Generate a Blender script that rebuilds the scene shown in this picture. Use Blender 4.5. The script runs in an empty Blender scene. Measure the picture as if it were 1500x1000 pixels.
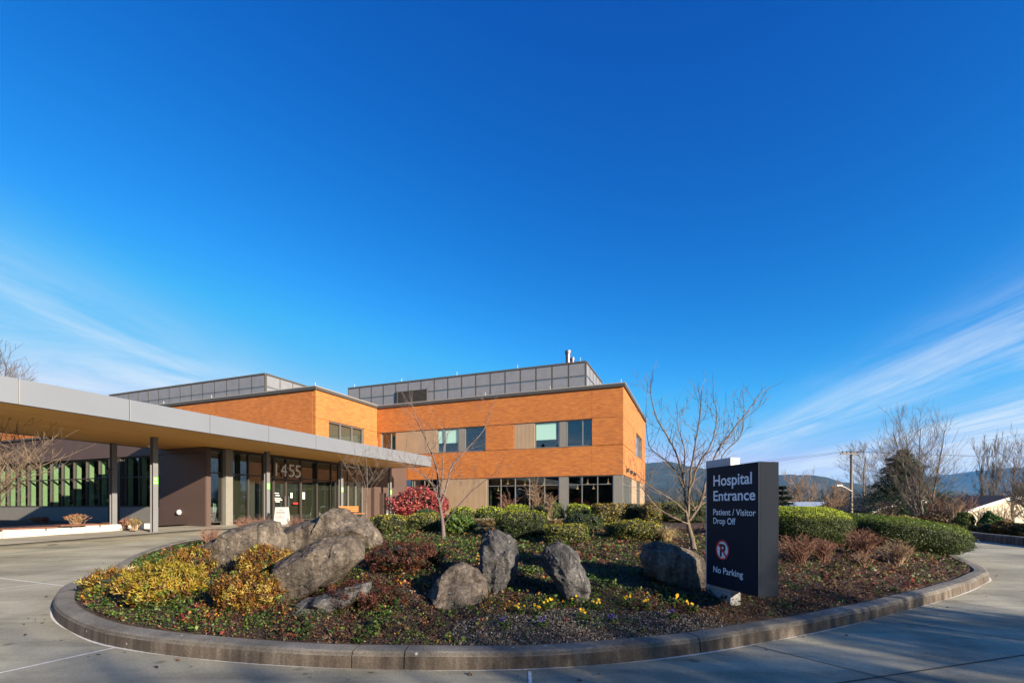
import bpy, bmesh, math, random
import numpy as np
from mathutils import Vector, Matrix, noise as mnoise

random.seed(7); RNG = np.random.default_rng(7)
scene = bpy.context.scene
COL = scene.collection
R = math.radians

# ------------------------------------------------------------------ camera
EYE = 1.5; F = 690.0; CX = 750.0; HY = 742.0
cam_d = bpy.data.cameras.new('camera'); cam = bpy.data.objects.new('camera', cam_d); COL.objects.link(cam)
cam.location = (0, 0, EYE); cam.rotation_euler = (R(90), 0, 0)
cam_d.sensor_width = 36; cam_d.lens = F / 1500 * 36; cam_d.shift_y = (HY - 500) / 1500
cam_d.clip_end = 40000; cam_d.clip_start = 0.05
scene.camera = cam

# ------------------------------------------------------------------ sun and sky
SUN_EL = 17.0
SH = Vector((0.75, -0.66, 0)).normalized()
SDIR = Vector((SH.x * math.cos(R(SUN_EL)), SH.y * math.cos(R(SUN_EL)), math.sin(R(SUN_EL))))
sun_d = bpy.data.lights.new('sun', 'SUN'); sun = bpy.data.objects.new('sun', sun_d); COL.objects.link(sun)
sun_d.energy = 5.0; sun_d.angle = R(0.5); sun_d.color = (1.0, 0.86, 0.68)
sun.rotation_euler = (-SDIR).to_track_quat('-Z', 'Y').to_euler()
sun.location = (30, -30, 20)

world = bpy.data.worlds.new('World'); scene.world = world; world.use_nodes = True
wn = world.node_tree.nodes; wl = world.node_tree.links; wn.clear()
def W(t, **k):
    n = wn.new(t)
    for a, b in k.items(): setattr(n, a, b)
    return n
sky = W('ShaderNodeTexSky', sky_type='NISHITA', sun_disc=False)
sky.sun_elevation = R(SUN_EL); sky.sun_rotation = math.atan2(SH.x, SH.y)
sky.altitude = 300; sky.air_density = 1.0; sky.dust_density = 0.6; sky.ozone_density = 2.5
# the deep polarised blue of the photograph: one grade for the whole sky
def grade(i, g, p, top):
    v = wm0('MULTIPLY', sep.outputs[i], 0.1); v = wm0('POWER', v, p); v = wm0('MULTIPLY', v, g); v = wm0('MINIMUM', v, top)
    if i == 1: v = wm0('MINIMUM', v, wm0('MULTIPLY', wm0('POWER', wm0('MULTIPLY', sep.outputs[1], 0.1), .72), .745))
    return wm0('MULTIPLY', v, 10.0)
def wm0(op, a, b):
    n = W('ShaderNodeMath', operation=op)
    for i, v in enumerate((a, b)):
        if isinstance(v, (int, float)): n.inputs[i].default_value = v
        else: wl.new(v, n.inputs[i])
    return n.outputs[0]
sep = W('ShaderNodeSeparateColor'); wl.new(sky.outputs[0], sep.inputs[0]); comb = W('ShaderNodeCombineColor')
for i, (g_, p_, t_) in enumerate(((29., 3.6, .345), (2.45, 1.65, .54), (1.5, 1.0, .60))): wl.new(grade(i, g_, p_, t_), comb.inputs[i])
# thin cirrus: a flat layer overhead, drawn out along one wind direction
tc = W('ShaderNodeTexCoord'); sp = W('ShaderNodeSeparateXYZ'); wl.new(tc.outputs['Generated'], sp.inputs[0])
def wm(op, a, b=None, c=None):
    n = W('ShaderNodeMath', operation=op)
    for i, v in enumerate((a, b, c)):
        if v is None: continue
        if isinstance(v, (int, float)): n.inputs[i].default_value = v
        else: wl.new(v, n.inputs[i])
    return n.outputs[0]
zz = wm('MAXIMUM', sp.outputs[2], 0.02); zz = wm('ADD', zz, 0.03)
lx = wm('DIVIDE', sp.outputs[0], zz); ly = wm('DIVIDE', sp.outputs[1], zz)
cc = wm('SUBTRACT', lx, wm('MULTIPLY', ly, 0.12))
def wnoise(sx, sy, off, detail, rough=0.55, dist=0.0):
    cb = W('ShaderNodeCombineXYZ'); wl.new(wm('MULTIPLY', cc, sx), cb.inputs[0]); wl.new(wm('MULTIPLY', ly, sy), cb.inputs[1]); cb.inputs[2].default_value = off
    n = W('ShaderNodeTexNoise'); n.inputs['Scale'].default_value = 1; n.inputs['Detail'].default_value = detail
    n.inputs['Roughness'].default_value = rough; n.inputs['Distortion'].default_value = dist
    wl.new(cb.outputs[0], n.inputs['Vector']); return n.outputs[0]
big = wnoise(0.55, 0.06, 3.1, 2); fine = wnoise(3.0, 0.42, 9.3, 8, 0.66, 1.0); fib = wnoise(12, 1.1, 4.7, 6, 0.7, 0.9); veil = wnoise(1.1, 0.55, 6.2, 6, 0.6, 1.2)
def wramp(v, a, b, lo=0.0, hi=1.0):
    n = W('ShaderNodeMapRange'); n.interpolation_type = 'SMOOTHSTEP'
    for i, q in enumerate((a, b, lo, hi)): n.inputs[i + 1].default_value = q
    wl.new(v, n.inputs[0]); return n.outputs[0]
bank_r = wm('MULTIPLY', wramp(cc, 1.45, 2.4), wramp(cc, 3.4, 2.4))
bank_r2 = wramp(cc, 2.9, 4.2, 0.0, 1.5)
bank_l = wramp(cc, -1.5, -3.2)
bank = wm('ADD', wm('MULTIPLY', bank_r, 0.72), bank_r2); veil_l = wm('MULTIPLY', wm('MULTIPLY', bank_l, wramp(veil, 0.26, 0.66)), 0.95)
strand = wm('ADD', wm('ADD', wm('MULTIPLY', wramp(fine, 0.32, 0.74), 0.66), wm('MULTIPLY', wramp(fib, 0.35, 0.72), 0.24)), 0.10)
cl = wm('MULTIPLY', bank, strand)
cl = wm('MULTIPLY', cl, wramp(big, 0.25, 0.5, 0.5, 1.0))
hz = wramp(sp.outputs[2], 0.30, 0.04, 0.0, 0.30)      # more air, paler, near the horizon
cl = wm('ADD', cl, wm('MULTIPLY', veil_l, wm('ADD', wm('MULTIPLY', wramp(fib, .3, .75), .35), .65))); cl = wm('MINIMUM', wm('MULTIPLY', cl, 0.9), 0.85)
mixc = W('ShaderNodeMix', data_type='RGBA'); wl.new(cl, mixc.inputs[0]); wl.new(comb.outputs[0], mixc.inputs[6]); mixc.inputs[7].default_value = (5.3, 5.8, 6.2, 1)
bg = W('ShaderNodeBackground'); bg.inputs[1].default_value = 0.06
wl.new(mixc.outputs[2], bg.inputs[0])
wo = W('ShaderNodeOutputWorld'); wl.new(bg.outputs[0], wo.inputs[0])

vs = scene.view_settings
vs.view_transform = 'Standard'; vs.look = 'None'; vs.gamma = 1; vs.use_curve_mapping = False; vs.exposure = 1.40
scene.render.engine = 'CYCLES'
scene.cycles.max_bounces = 8; scene.cycles.transparent_max_bounces = 16; scene.cycles.volume_bounces = 0
scene.cycles.use_denoising = True

# ------------------------------------------------------------------ helpers
def tag(o, label=None, cat=None, group=None, kind=None):
    if label: o['label'] = label
    if cat: o['category'] = cat
    if group: o['group'] = group
    if kind: o['kind'] = kind
    return o
def empty(name, loc=(0, 0, 0), rz=0, parent=None):
    o = bpy.data.objects.new(name, None); COL.objects.link(o); o.location = loc; o.rotation_euler = (0, 0, rz)
    o.empty_display_size = 0.2
    if parent: o.parent = parent
    return o
def link(name, me, parent=None, mats=()):
    for m in mats: me.materials.append(m)
    o = bpy.data.objects.new(name, me); COL.objects.link(o)
    if parent: o.parent = parent
    return o

class MB:
    """collects shapes for one mesh"""
    def __init__(s): s.v = []; s.f = []; s.m = []; s.mi = 0; s.sm = []; s.smooth = False
    def add(s, vs_, fs):
        o = len(s.v); s.v += [tuple(v) for v in vs_]
        for f in fs: s.f.append([i + o for i in f]); s.m.append(s.mi); s.sm.append(s.smooth)
    def box(s, x0, x1, y0, y1, z0, z1):
        if x0 > x1: x0, x1 = x1, x0
        if y0 > y1: y0, y1 = y1, y0
        if z0 > z1: z0, z1 = z1, z0
        v = [(x0,y0,z0),(x1,y0,z0),(x1,y1,z0),(x0,y1,z0),(x0,y0,z1),(x1,y0,z1),(x1,y1,z1),(x0,y1,z1)]
        s.add(v, [(0,3,2,1),(4,5,6,7),(0,1,5,4),(1,2,6,5),(2,3,7,6),(3,0,4,7)])
    def obox(s, c, ax, ay, az):
        """oriented box: centre and three half-axis vectors"""
        c, ax, ay, az = (Vector(q) for q in (c, ax, ay, az))
        v = [c + ax*i + ay*j + az*k for k in (-1, 1) for i, j in ((-1,-1),(1,-1),(1,1),(-1,1))]
        s.add(v, [(0,3,2,1),(4,5,6,7),(0,1,5,4),(1,2,6,5),(2,3,7,6),(3,0,4,7)])
    def bar(s, p, q, w, h=None):
        p, q = Vector(p), Vector(q); d = q - p; h = h or w
        up = Vector((0,0,1)) if abs(d.normalized().z) < .95 else Vector((0,1,0))
        a = d.cross(up).normalized() * w/2; b = a.cross(d).normalized() * h/2
        s.obox((p+q)/2, d/2, a, b)
    def tube(s, pts, rad, n=6, cap=True):
        pts = [Vector(p) for p in pts]; k = len(pts)
        if not hasattr(rad, '__len__'): rad = [rad]*k
        up = Vector((0.123, 0.45, 0.88)); rings = []
        for i, p in enumerate(pts):
            d = (pts[min(i+1, k-1)] - pts[max(i-1, 0)])
            if d.length < 1e-9: d = Vector((0,0,1))
            d.normalize()
            a = d.cross(up)
            if a.length < 0.1: a = d.cross(Vector((1, 0, 0)))
            a.normalize(); b = a.cross(d)
            rings.append([p + (a*math.cos(t) + b*math.sin(t))*rad[i] for t in (2*math.pi*j/n for j in range(n))])
        v = [q for r in rings for q in r]; f = []
        for i in range(k-1):
            for j in range(n):
                f.append((i*n+j, i*n+(j+1) % n, (i+1)*n+(j+1) % n, (i+1)*n+j))
        if cap: f.append(tuple(range(n))); f.append(tuple((k-1)*n+j for j in reversed(range(n))))
        s.add(v, f)
    def lathe(s, c, prof, n=14):
        """prof: list of (radius, z) from low to high round the vertical through c"""
        c = Vector(c); v = []; f = []
        for r, z in prof:
            for j in range(n):
                t = 2*math.pi*j/n; v.append(c + Vector((r*math.cos(t), r*math.sin(t), z)))
        for i in range(len(prof)-1):
            for j in range(n): f.append((i*n+j, i*n+(j+1) % n, (i+1)*n+(j+1) % n, (i+1)*n+j))
        f.append(tuple(reversed(range(n)))); f.append(tuple((len(prof)-1)*n+j for j in range(n)))
        s.add(v, f)
    def build(s, name, mats, parent=None, bevel=0):
        me = bpy.data.meshes.new(name); me.from_pydata(s.v, [], s.f); 
        if not isinstance(mats, (list, tuple)): mats = [mats]
        for m in mats: me.materials.append(m)
        me.polygons.foreach_set('material_index', s.m); me.polygons.foreach_set('use_smooth', s.sm)
        me.update()
        o = link(name, me, parent)
        if bevel:
            b = o.modifiers.new('bevel', 'BEVEL'); b.width = bevel; b.segments = 2; b.limit_method = 'ANGLE'
        return o
def part(name, mat, parent, *boxes, bevel=0):
    m = MB()
    for b in boxes: m.box(*b)
    return m.build(name, mat, parent, bevel)

# ---- materials
MATS = {}
def mat(name, color=(.5,.5,.5), rough=.7, metal=0.0, spec=.4, var=0.0, scale=5.0, bump=0.0, bscale=None, detail=5, color2=None, emit=None, sc3=(1,1,1), coords='Object'):
    m = bpy.data.materials.new(name); m.use_nodes = True; MATS[name] = m
    nt = m.node_tree; b = nt.nodes['Principled BSDF']
    b.inputs['Roughness'].default_value = rough; b.inputs['Metallic'].default_value = metal
    b.inputs['Specular IOR Level'].default_value = spec
    b.inputs['Base Color'].default_value = (*color, 1)
    if emit: b.inputs['Emission Color'].default_value = (*emit[:3], 1); b.inputs['Emission Strength'].default_value = emit[3]
    if var or color2 or bump:
        t = nt.nodes.new('ShaderNodeTexCoord'); mp = nt.nodes.new('ShaderNodeMapping'); nt.links.new(t.outputs[coords], mp.inputs[0]); mp.inputs['Scale'].default_value = sc3
        n = nt.nodes.new('ShaderNodeTexNoise'); n.inputs['Scale'].default_value = scale; n.inputs['Detail'].default_value = detail; n.inputs['Roughness'].default_value = .6
        nt.links.new(mp.outputs[0], n.inputs['Vector'])
        if var or color2:
            mx = nt.nodes.new('ShaderNodeMix'); mx.data_type = 'RGBA'
            mr = nt.nodes.new('ShaderNodeMapRange'); mr.inputs[1].default_value = .3; mr.inputs[2].default_value = .7
            nt.links.new(n.outputs[0], mr.inputs[0]); nt.links.new(mr.outputs[0], mx.inputs[0])
            c2 = color2 or tuple(c*(1+var) for c in color); c1 = color if color2 else tuple(c*(1-var) for c in color)
            mx.inputs[6].default_value = (*c1, 1); mx.inputs[7].default_value = (*c2, 1)
            nt.links.new(mx.outputs[2], b.inputs['Base Color'])
        if bump:
            n2 = nt.nodes.new('ShaderNodeTexNoise'); n2.inputs['Scale'].default_value = bscale or scale*4; n2.inputs['Detail'].default_value = 6
            nt.links.new(mp.outputs[0], n2.inputs['Vector'])
            bp = nt.nodes.new('ShaderNodeBump'); bp.inputs['Strength'].default_value = bump; bp.inputs['Distance'].default_value = .02
            nt.links.new(n2.outputs[0], bp.inputs['Height']); nt.links.new(bp.outputs[0], b.inputs['Normal'])
    return m
def node_mat(name):
    m = bpy.data.materials.new(name); m.use_nodes = True; MATS[name] = m
    nt = m.node_tree; return m, nt, nt.nodes['Principled BSDF']
def N(nt, typ, ins=None, **k):
    n = nt.nodes.new(typ)
    for a, b in k.items(): setattr(n, a, b)
    for a, b in (ins or {}).items():
        if hasattr(b, 'is_output'): nt.links.new(b, n.inputs[a])
        else: n.inputs[a].default_value = b
    return n
def ramp(nt, src, stops):
    r = nt.nodes.new('ShaderNodeValToRGB'); nt.links.new(src, r.inputs[0]); e = r.color_ramp.elements
    while len(e) < len(stops): e.new(.5)
    for q, (p, c) in zip(e, stops): q.position = p; q.color = (*c, 1) if len(c) == 3 else c
    return r.outputs[0]
def mixc_(nt, f, a, b, blend='MIX'):
    n = nt.nodes.new('ShaderNodeMix'); n.data_type = 'RGBA'; n.blend_type = blend
    for i, q in ((0, f), (6, a), (7, b)):
        if hasattr(q, 'is_output'): nt.links.new(q, n.inputs[i])
        else: n.inputs[i].default_value = q if i == 0 else (*q, 1)
    return n.outputs[2]

# brick: thin long courses, tone changing brick by brick
def brick_mat(name, c1, c2, mortar, axis):
    m, nt, b = node_mat(name)
    t = N(nt, 'ShaderNodeTexCoord'); s = N(nt, 'ShaderNodeSeparateXYZ', {0: t.outputs['Object']})
    cb = N(nt, 'ShaderNodeCombineXYZ', {0: s.outputs[axis], 1: s.outputs[2]})
    br = N(nt, 'ShaderNodeTexBrick', {'Vector': cb.outputs[0], 'Color1': (*c1, 1), 'Color2': (*c2, 1), 'Mortar': (*mortar, 1), 'Scale': 1.0, 'Mortar Size': .006, 'Brick Width': .30, 'Row Height': .075, 'Bias': -.1})
    mp = N(nt, 'ShaderNodeMapping', {0: cb.outputs[0], 'Scale': (1.6, 13.0, 1)})
    n = N(nt, 'ShaderNodeTexNoise', {'Vector': mp.outputs[0], 'Scale': 1.0, 'Detail': 5.0, 'Roughness': .7})
    f = ramp(nt, n.outputs[0], [(.25, (.68, .62, .56)), (.48, (1, 1, 1)), (.72, (1.22, 1.32, 1.4))])
    n2 = N(nt, 'ShaderNodeTexNoise', {'Vector': cb.outputs[0], 'Scale': .35, 'Detail': 3.0})
    f2 = ramp(nt, n2.outputs[0], [(.3, (.93, .91, .9)), (.7, (1.05, 1.06, 1.06))])
    c = mixc_(nt, 1.0, br.outputs['Color'], f, 'MULTIPLY'); c = mixc_(nt, 1.0, c, f2, 'MULTIPLY')
    nt.links.new(c, b.inputs['Base Color']); b.inputs['Roughness'].default_value = .85
    bp = N(nt, 'ShaderNodeBump', {'Strength': .5, 'Distance': .01, 'Height': br.outputs['Fac']}, invert=True)
    nt.links.new(bp.outputs[0], b.inputs['Normal']); return m
BR1, BR2, BRM = (.455, .148, .024), (.34, .098, .018), (.35, .18, .085)
brick_front = brick_mat('brick_front', BR1, BR2, BRM, 0)
brick_side = brick_mat('brick_side', BR1, BR2, BRM, 1)
# ribbed beige metal siding
def ribbed(name, col, axis, pitch):
    m, nt, b = node_mat(name)
    t = N(nt, 'ShaderNodeTexCoord'); s = N(nt, 'ShaderNodeSeparateXYZ', {0: t.outputs['Object']})
    w = N(nt, 'ShaderNodeMath', {0: s.outputs[axis], 1: 2*math.pi/pitch}, operation='MULTIPLY'); w = N(nt, 'ShaderNodeMath', {0: w.outputs[0]}, operation='SINE')
    bp = N(nt, 'ShaderNodeBump', {'Strength': .35 if pitch < .5 else .08, 'Distance': .012, 'Height': w.outputs[0]}); nt.links.new(bp.outputs[0], b.inputs['Normal'])
    n = N(nt, 'ShaderNodeTexNoise', {'Vector': t.outputs['Object'], 'Scale': 1.3, 'Detail': 4.0})
    nt.links.new(ramp(nt, n.outputs[0], [(.3, tuple(c*.92 for c in col)), (.7, tuple(c*1.05 for c in col))]), b.inputs['Base Color'])
    b.inputs['Roughness'].default_value = .55; return m
beige_front = ribbed('beige_front', (.33, .23, .142), 0, .10)
beige_side = ribbed('beige_side', (.33, .23, .142), 1, .10)
brown_front = ribbed('brown_front', (.085, .054, .044), 0, .9)
brown_side = ribbed('brown_side', (.085, .054, .044), 1, .9)
screen_m = mat('screen_metal', (.195, .20, .215), .55, .1, var=.10, scale=2.0)
screen_f = mat('screen_frame', (.085, .075, .06), .6, .1)
coping_m = mat('coping', (.075, .072, .066), .55, .2)
coping_l = mat('coping_light', (.30, .28, .25), .5, .2)
frame_m = mat('window_frame', (.19, .185, .175), .45, .3)
dframe_m = mat('dark_frame', (.06, .05, .042), .45, .2)
post_m = mat('post_grey', (.20, .19, .165), .6, .1, var=.06, scale=3)
fascia_m = mat('fascia_metal', (.175, .19, .215), .42, .15, var=.03, scale=.8)
steel_m = mat('column_paint', (.165, .165, .17), .5, .1, var=.05, scale=4)
roof_m = mat('roof_membrane', (.25, .25, .25), .9)
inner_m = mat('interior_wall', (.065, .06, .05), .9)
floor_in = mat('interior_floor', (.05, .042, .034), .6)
blind_m = mat('blind', (.70, .86, .74), .8)
white_m = mat('white_paint', (.58, .58, .56), .5)
green_m = mat('green_sign', (.14, .62, .02), .5)
red_m = mat('red_paint', (.80, .035, .03), .5)
yellow_m = mat('yellow_plastic', (.85, .62, .03), .45)
black_m = mat('black_plastic', (.02, .02, .02), .5)
warm_lamp = mat('warm_lamp', (.8, .6, .35), .5, emit=(1, .62, .3, .25))
orange_wood = mat('orange_wood', (.46, .17, .05), .5, var=.15, scale=8)
redwood = mat('dark_redwood', (.16, .06, .035), .55, var=.2, scale=9)
chrome = mat('chrome', (.6, .6, .62), .25, .9)
fin_m = mat('pale_green_fin', (.50, .60, .38), .5)
def soffit_mat():
    m, nt, b = node_mat('soffit_wood')
    t = N(nt, 'ShaderNodeTexCoord'); mp = N(nt, 'ShaderNodeMapping', {0: t.outputs['Object'], 'Scale': (7.0, .35, 1)})
    n = N(nt, 'ShaderNodeTexNoise', {'Vector': mp.outputs[0], 'Scale': 1.0, 'Detail': 5.0, 'Roughness': .6})
    nt.links.new(ramp(nt, n.outputs[0], [(.25, (.46, .22, .04)), (.5, (.62, .32, .07)), (.75, (.70, .41, .12))]), b.inputs['Base Color'])
    b.inputs['Roughness'].default_value = .45; return m
soffit_m = soffit_mat()
def glass_mat(name, tint, refl):
    m = bpy.data.materials.new(name); m.use_nodes = True; nt = m.node_tree; nt.nodes.clear()
    tr = N(nt, 'ShaderNodeBsdfTransparent', {0: (*tint, 1)}); gl = N(nt, 'ShaderNodeBsdfGlossy', {0: (.92, .96, 1, 1), 'Roughness': .012})
    ge = N(nt, 'ShaderNodeNewGeometry'); io = N(nt, 'ShaderNodeMapRange', {0: ge.outputs['Backfacing'], 1: 0.0, 2: 1.0, 3: 1.5, 4: 1/1.5}); fr = N(nt, 'ShaderNodeFresnel', {0: io.outputs[0]}); f = N(nt, 'ShaderNodeMath', {0: fr.outputs[0], 1: refl}, operation='ADD', use_clamp=True)
    mx = N(nt, 'ShaderNodeMixShader', {0: f.outputs[0], 1: tr.outputs[0], 2: gl.outputs[0]})
    o = N(nt, 'ShaderNodeOutputMaterial', {0: mx.outputs[0]}); return m
glass = glass_mat('glass', (.74, .79, .75), .03)
glass_up = glass_mat('glass_upper', (.93, .98, .95), .03)
glass_wing = glass_mat('glass_wing', (.82, .89, .83), .03)
# concrete paving: broom finish, tyre marks and stains
def concrete(name, base, dark, grain=60., stain=.35):
    m, nt, b = node_mat(name)
    t = N(nt, 'ShaderNodeTexCoord'); g = t.outputs['Object']
    n1 = N(nt, 'ShaderNodeTexNoise', {'Vector': g, 'Scale': stain, 'Detail': 7.0, 'Roughness': .65, 'Distortion': .6})
    n2 = N(nt, 'ShaderNodeTexNoise', {'Vector': g, 'Scale': grain, 'Detail': 4.0, 'Roughness': .7})
    mp = N(nt, 'ShaderNodeMapping', {0: g, 'Scale': (.7, 5.0, 1), 'Rotation': (0, 0, .35)})
    n3 = N(nt, 'ShaderNodeTexNoise', {'Vector': mp.outputs[0], 'Scale': .8, 'Detail': 6.0, 'Roughness': .65})
    c = ramp(nt, n1.outputs[0], [(.3, dark), (.62, base)])
    c = mixc_(nt, 1.0, c, ramp(nt, n2.outputs[0], [(.28, (.66, .66, .66)), (.5, (1, 1, 1)), (.75, (1.28, 1.27, 1.24))]), 'MULTIPLY')
    c = mixc_(nt, 1.0, c, ramp(nt, n3.outputs[0], [(.33, (.72, .72, .71)), (.52, (1, 1, 1))]), 'MULTIPLY')
    vo = N(nt, 'ShaderNodeTexVoronoi', {'Vector': g, 'Scale': 1.7, 'Randomness': 1.0}); n5 = N(nt, 'ShaderNodeTexNoise', {'Vector': g, 'Scale': 6.0, 'Detail': 4.0}); q = N(nt, 'ShaderNodeMath', {0: vo.outputs['Distance'], 1: n5.outputs[0]}, operation='MULTIPLY')
    c = mixc_(nt, 1.0, c, ramp(nt, q.outputs[0], [(.02, (.55, .54, .53)), (.055, (1, 1, 1))]), 'MULTIPLY')          # drips and spots
    wv = N(nt, 'ShaderNodeTexWave', {'Vector': g, 'Scale': .16, 'Distortion': 5.0, 'Detail': 3.0, 'Detail Scale': .6}, wave_type='RINGS'); c = mixc_(nt, 1.0, c, ramp(nt, wv.outputs[0], [(.0, (.80, .80, .80)), (.35, (1, 1, 1))]), 'MULTIPLY')   # tyre paths round the island
    nt.links.new(c, b.inputs['Base Color']); b.inputs['Roughness'].default_value = .9; b.inputs['Specular IOR Level'].default_value = .25
    bp = N(nt, 'ShaderNodeBump', {'Strength': .35, 'Distance': .006, 'Height': n2.outputs[0]}); nt.links.new(bp.outputs[0], b.inputs['Normal'])
    return m
road_m = concrete('paving_concrete', (.385, .362, .268), (.225, .212, .158), 70, .5)
walk_m = concrete('pale_concrete', (.36, .34, .28), (.28, .26, .22), 50, .5)
def kerb_mat():
    m, nt, b = node_mat('kerb_concrete')
    t = N(nt, 'ShaderNodeTexCoord'); g = t.outputs['Object']; geo = N(nt, 'ShaderNodeNewGeometry')
    s = N(nt, 'ShaderNodeSeparateXYZ', {0: geo.outputs['True Normal']})
    n1 = N(nt, 'ShaderNodeTexNoise', {'Vector': g, 'Scale': 1.6, 'Detail': 8.0, 'Roughness': .7})
    n2 = N(nt, 'ShaderNodeTexNoise', {'Vector': g, 'Scale': 45.0, 'Detail': 4.0, 'Roughness': .7})
    mp = N(nt, 'ShaderNodeMapping', {0: g, 'Scale': (9, 9, .8)}); n3 = N(nt, 'ShaderNodeTexNoise', {'Vector': mp.outputs[0], 'Scale': 1.0, 'Detail': 4.0})
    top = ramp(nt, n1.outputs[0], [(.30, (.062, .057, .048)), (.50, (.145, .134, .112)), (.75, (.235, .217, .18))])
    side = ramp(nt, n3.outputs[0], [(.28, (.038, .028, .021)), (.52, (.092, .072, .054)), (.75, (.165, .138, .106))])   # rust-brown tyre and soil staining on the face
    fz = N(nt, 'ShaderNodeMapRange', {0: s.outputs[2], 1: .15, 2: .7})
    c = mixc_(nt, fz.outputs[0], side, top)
    c = mixc_(nt, 1.0, c, ramp(nt, n2.outputs[0], [(.28, (.6, .6, .6)), (.5, (1, 1, 1)), (.72, (1.35, 1.33, 1.28))]), 'MULTIPLY')
    vo = N(nt, 'ShaderNodeTexVoronoi', {'Vector': g, 'Scale': 5.0}); c = mixc_(nt, ramp(nt, vo.outputs['Distance'], [(.05, (.8, .8, .8)), (.085, (0, 0, 0))]), c, (.46, .45, .42))   # pale lichen dots
    nt.links.new(c, b.inputs['Base Color']); b.inputs['Roughness'].default_value = .92
    bp = N(nt, 'ShaderNodeBump', {'Strength': .7, 'Distance': .01, 'Height': n2.outputs[0]}); nt.links.new(bp.outputs[0], b.inputs['Normal']); return m
kerb_m = kerb_mat()
sealant_m = mat('white_sealant', (.62, .61, .57), .7, var=.25, scale=25)
soil_m = mat('mulch_soil', (.030, .019, .012), .95, color2=(.075, .045, .028), scale=22, bump=.9, bscale=60)
def rock_mat(name, a, b_, c_):
    m, nt, b = node_mat(name)
    t = N(nt, 'ShaderNodeTexCoord'); g = t.outputs['Object']
    n1 = N(nt, 'ShaderNodeTexNoise', {'Vector': g, 'Scale': 2.4, 'Detail': 9.0, 'Roughness': .68, 'Distortion': .5})
    mp = N(nt, 'ShaderNodeMapping', {0: g, 'Scale': (6.5, 6.5, .75), 'Rotation': (.12, .15, 0)}); n2 = N(nt, 'ShaderNodeTexNoise', {'Vector': mp.outputs[0], 'Scale': 1.3, 'Detail': 6.0, 'Roughness': .65})
    n3 = N(nt, 'ShaderNodeTexNoise', {'Vector': g, 'Scale': 20.0, 'Detail': 7.0, 'Roughness': .75})
    c = ramp(nt, n1.outputs[0], [(.30, a), (.5, b_), (.72, c_)])
    c = mixc_(nt, 1.0, c, ramp(nt, n2.outputs[0], [(.30, (.30, .285, .28)), (.50, (.95, .95, .95)), (.70, (1.5, 1.48, 1.44))]), 'MULTIPLY')
    c = mixc_(nt, 1.0, c, ramp(nt, n3.outputs[0], [(.30, (.38, .37, .36)), (.50, (1, 1, 1)), (.70, (1.55, 1.54, 1.50))]), 'MULTIPLY')
    ng = N(nt, 'ShaderNodeNewGeometry'); sg = N(nt, 'ShaderNodeSeparateXYZ', {0: ng.outputs['Normal']}); nl = N(nt, 'ShaderNodeTexNoise', {'Vector': g, 'Scale': 5.0, 'Detail': 8.0, 'Roughness': .75}); la = N(nt, 'ShaderNodeMath', {0: sg.outputs[2], 1: nl.outputs[0]}, operation='ADD')
    c = mixc_(nt, ramp(nt, la.outputs[0], [(1.02, (0, 0, 0)), (1.25, (.5, .5, .5))]), c, (.045, .042, .037))
    vo = N(nt, 'ShaderNodeTexVoronoi', {'Vector': g, 'Scale': 7.0, 'Randomness': 1.0})
    n4 = N(nt, 'ShaderNodeTexNoise', {'Vector': g, 'Scale': 30.0}); q = N(nt, 'ShaderNodeMath', {0: vo.outputs['Distance'], 1: n4.outputs[0]}, operation='MULTIPLY')
    c = mixc_(nt, ramp(nt, q.outputs[0], [(.035, (.75, .75, .75)), (.07, (0, 0, 0))]), c, (.40, .39, .34))
    nd = N(nt, 'ShaderNodeTexNoise', {'Vector': g, 'Scale': 3.0, 'Detail': 4.0}); gv = N(nt, 'ShaderNodeMix', {0: .22}, data_type='RGBA'); nt.links.new(g, gv.inputs[6]); nt.links.new(nd.outputs['Color'], gv.inputs[7])
    ve_ = N(nt, 'ShaderNodeTexVoronoi', {'Vector': gv.outputs[2], 'Scale': 3.6, 'Randomness': 1.0}, feature='DISTANCE_TO_EDGE'); crk = ramp(nt, ve_.outputs['Distance'], [(.0, (.35, .33, .31)), (.03, (1, 1, 1))]); c = mixc_(nt, .30, c, crk, 'MULTIPLY')     # fracture lines
    nt.links.new(c, b.inputs['Base Color']); b.inputs['Roughness'].default_value = .88; b.inputs['Specular IOR Level'].default_value = .3
    bp = N(nt, 'ShaderNodeBump', {'Strength': 1.0, 'Distance': .08, 'Height': n3.outputs[0]}); bp2 = N(nt, 'ShaderNodeBump', {'Strength': .7, 'Distance': .06, 'Height': n1.outputs[0], 'Normal': bp.outputs[0]})
    nt.links.new(bp2.outputs[0], b.inputs['Normal']); return m
rock_brown = rock_mat('rock_brown_grey', (.055, .044, .035), (.145, .118, .093), (.29, .245, .195))
rock_grey = rock_mat('rock_blue_grey', (.042, .041, .042), (.115, .112, .112), (.28, .265, .25))
rock_tan = rock_mat('rock_tan', (.10, .077, .058), (.21, .17, .13), (.36, .30, .24))
def leaf_mat(name, trans=.25, rough=.5):
    m, nt, b = node_mat(name)
    a = N(nt, 'ShaderNodeAttribute', attribute_name='col'); nt.links.new(a.outputs['Color'], b.inputs['Base Color']); b.inputs['Roughness'].default_value = rough; b.inputs['Specular IOR Level'].default_value = .3
    tl = N(nt, 'ShaderNodeBsdfTranslucent', {0: a.outputs['Color']}); mx = N(nt, 'ShaderNodeMixShader', {0: trans, 1: b.outputs[0], 2: tl.outputs[0]})
    nt.links.new(mx.outputs[0], nt.nodes['Material Output'].inputs[0]); return m
leaf_m = leaf_mat('leaf')
bark_grey = mat('bark_grey', (.10, .08, .066), .9, color2=(.20, .165, .13), scale=18, bump=.4, sc3=(1, 1, .3))
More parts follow.
